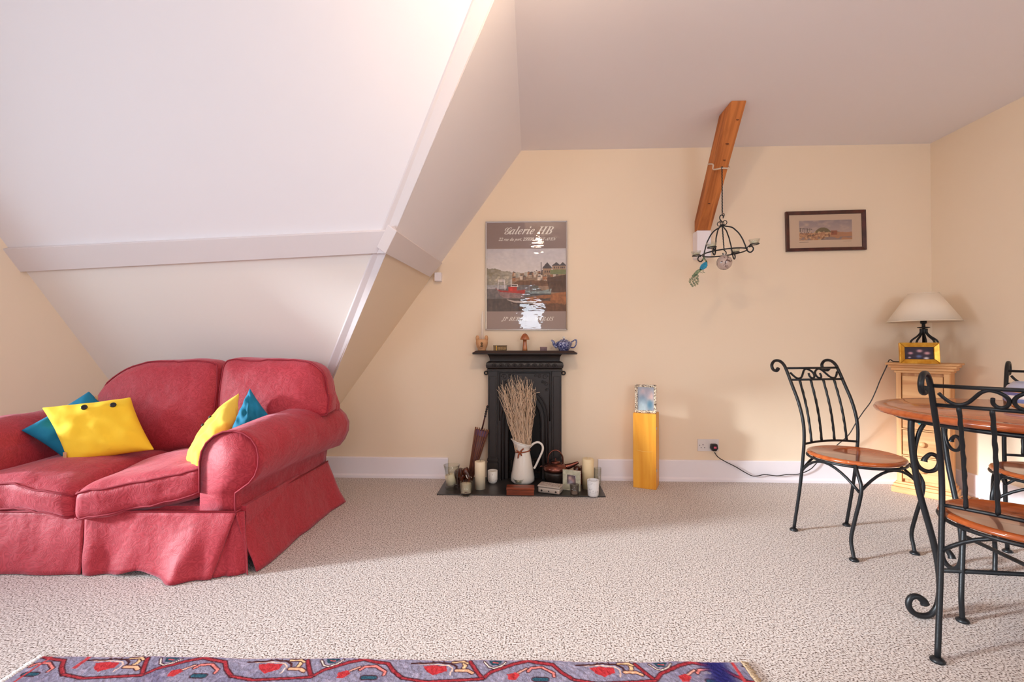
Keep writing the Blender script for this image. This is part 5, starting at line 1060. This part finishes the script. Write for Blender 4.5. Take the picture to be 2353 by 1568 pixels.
# ------------------------------------------------------------------ rug
rg = thing('patterned_rug', 'wool rug with a red, navy and cream pattern on a lavender ground', 'rug', (0, 0, 0))
e0 = oz(103, 1513); e1_ = oz(1702, 1529); ux = (e1_ - e0); Lr = ux.length; ux.normalize(); vy = Vector((ux.y, -ux.x, 0))   # vy points to the camera
def rug_paint(x, d):
    """x along the far edge (m), d distance in from it (m)"""
    A = np.zeros((len(x), 3)) + C3(136, 130, 150); A = mixc(A, C3(110, 102, 128), (fbm(x * 9, d * 9) - 0.45) * 3)
    A = mixc(A, C3(172, 160, 180), (fbm(x * 60, d * 60) - 0.55) * 2.5)
    per = 0.528; u = np.mod(x - 0.33, per); v = np.where(d < 0.36, d, np.mod(d, 0.36))
    uu = np.where(u > 0, u, u)
    def ln(P, c, wd, edge=True):
        nonlocal A
        dd_ = np.minimum(segd(u, v, P), np.minimum(segd(u + per, v, P), segd(u - per, v, P)))
        if edge: A = mixc(A, C3(70, 34, 44), (wd + 0.0035 - dd_) / 0.0015)
        A = mixc(A, C3(*c), (wd - dd_) / 0.0015)
    def pg(P, c):
        nonlocal A
        m = inpoly(u, v, P) | inpoly(u + per, v, P) | inpoly(u - per, v, P); A = mixc(A, C3(*c), m * 1.0)
    ln([(0.02, 0.012), (0.045, 0.055), (0.065, 0.085), (0.09, 0.055), (0.16, 0.020), (0.205, 0.006), (0.235, 0.014), (0.285, 0.022), (0.31, 0.055), (0.345, 0.085)], (158, 50, 58), 0.0055)
    ln([(0.345, 0.085), (0.42, 0.10), (0.54, 0.09), (0.593, 0.085)], (158, 50, 58), 0.0045)
    ln([(0.065, 0.012), (0.082, 0.035), (0.098, 0.040), (0.122, 0.028), (0.135, 0.012)], (238, 228, 214), 0.0025); pg([(0.078, 0.006), (0.125, 0.006), (0.113, 0.025), (0.09, 0.027)], (44, 72, 86)); ln([(0.095, 0.014), (0.11, 0.016)], (196, 84, 84), 0.003, False)
    pg([(0.40, 0.032), (0.43, 0.026), (0.475, 0.030), (0.478, 0.052), (0.44, 0.072), (0.415, 0.056)], (182, 52, 58)); ln([(0.385, 0.022), (0.43, 0.020), (0.48, 0.026), (0.495, 0.04), (0.49, 0.07)], (236, 196, 176), 0.0028, False)
    ln([(0.36, 0.020), (0.42, 0.016), (0.445, 0.010), (0.46, 0.014), (0.485, 0.016), (0.505, 0.03), (0.51, 0.05)], (72, 38, 40), 0.0045, False); ln([(0.425, 0.014), (0.43, 0.002)], (72, 38, 40), 0.003, False); ln([(0.465, 0.014), (0.462, 0.002)], (72, 38, 40), 0.003, False)
    ln([(0.205, 0.052), (0.215, 0.038), (0.25, 0.034), (0.265, 0.045), (0.285, 0.058), (0.285, 0.072)], (224, 130, 122), 0.0045); ln([(0.16, 0.07), (0.185, 0.05), (0.20, 0.04)], (232, 170, 152), 0.0035); pg([(0.14, 0.065), (0.165, 0.055), (0.18, 0.068), (0.165, 0.09), (0.145, 0.09)], (182, 54, 58))
    ln([(0.0, 0.010), (0.005, 0.03), (0.0, 0.045)], (220, 184, 140), 0.006); ln([(-0.035, 0.012), (0.0, 0.010), (0.012, 0.018)], (220, 184, 140), 0.004); ln([(-0.02, 0.05), (0.015, 0.05), (0.03, 0.06)], (228, 176, 140), 0.006)
    ln([(0.225, 0.085), (0.26, 0.085)], (46, 84, 100), 0.008)
    nv = np.exp(-((x - (Lr - 0.09)) / 0.055) ** 2) * 1.6 - 0.5; A = mixc(A, C3(40, 38, 98), nv * (fbm(x * 20, d * 20) > 0.38))
    A = mixc(A, C3(182, 66, 72), (np.abs(x - 0.155) < 0.006) * (d < 0.06)); A = mixc(A, C3(182, 66, 72), (np.abs(x - (Lr - 0.028)) < 0.006) * 1.0); A = mixc(A, C3(182, 66, 72), (np.abs(x - 0.03) < 0.005) * 1.0)
    A = mixc(A, C3(206, 168, 178), (0.004 - d) / 0.002)
    return np.clip(A * (0.9 + 0.25 * fbm(x * 220, d * 220, 2))[:, None], 0, 1)
nx = 640; ds = [0.0025 * i for i in range(56)] + [0.14 + 0.014 * i for i in range(1, 60)]
xs_ = np.linspace(0, Lr, nx + 1); V = []; RX, RD = np.meshgrid(xs_, np.array(ds)); rgb = rug_paint(RX.ravel(), RD.ravel())
for dd_, xx in zip(RD.ravel(), RX.ravel()):
    wob = 0.0035 * math.sin(xx * 11) * math.exp(-dd_ * 30) + 0.002 * math.sin(xx * 29 + 1) * math.exp(-dd_ * 30)
    p_ = e0 + ux * xx + vy * (dd_ + wob); V.append((p_.x, p_.y, 0.009 + 0.0012 * pnoise(Vector((xx * 90, dd_ * 90, 0))) - (0.004 if dd_ == 0 else 0)))
Fc = [(j * (nx + 1) + i, (j + 1) * (nx + 1) + i, (j + 1) * (nx + 1) + i + 1, j * (nx + 1) + i + 1) for j in range(len(ds) - 1) for i in range(nx)]
me = bpy.data.meshes.new('pile'); me.from_pydata(V, [], Fc)
rgb = np.where(rgb <= 0.04045, rgb / 12.92, ((rgb + 0.055) / 1.055) ** 2.4)
at = me.color_attributes.new('Col', 'FLOAT_COLOR', 'POINT'); at.data.foreach_set('color', np.c_[rgb, np.ones(len(rgb))].astype(np.float32).ravel())
mr = mat('rug_wool', (255, 255, 255), 0.95, vcol='Col', bump=0.8, bscale=220, spec=0.1); me.materials.append(mr); link(bpy.data.objects.new('pile', me), rg)
Lw = ds[-1]
c0, c1_, c2_, c3_ = e0, e0 + ux * Lr, e0 + ux * Lr + vy * Lw, e0 + vy * Lw
build('backing', MB().prism([(c.x, c.y, 0.001) for c in (c0, c1_, c2_, c3_)], (0, 0, 0.004)), mat('rug_backing', (190, 150, 150), 0.9), rg)
for s, cc, base in ((-1, (236, 230, 228), e0), (1, (196, 170, 140), c1_)):
    fg = MB(); R6 = random.Random(3)
    for k in range(230):
        d0 = R6.random() * Lw if k > 110 else R6.random() * 0.16; b_ = base + vy * d0; t_ = b_ + ux * s * R6.uniform(0.012, 0.03) + vy * R6.uniform(-0.012, 0.012)
        fg.tube([(b_.x, b_.y, 0.006), ((b_.x + t_.x) / 2, (b_.y + t_.y) / 2, 0.009), (t_.x, t_.y, 0.003)], 0.0022, 4)
    o = build('fringe', fg, mat('fringe_cotton', cc, 0.9), rg); o['kind'] = 'stuff'
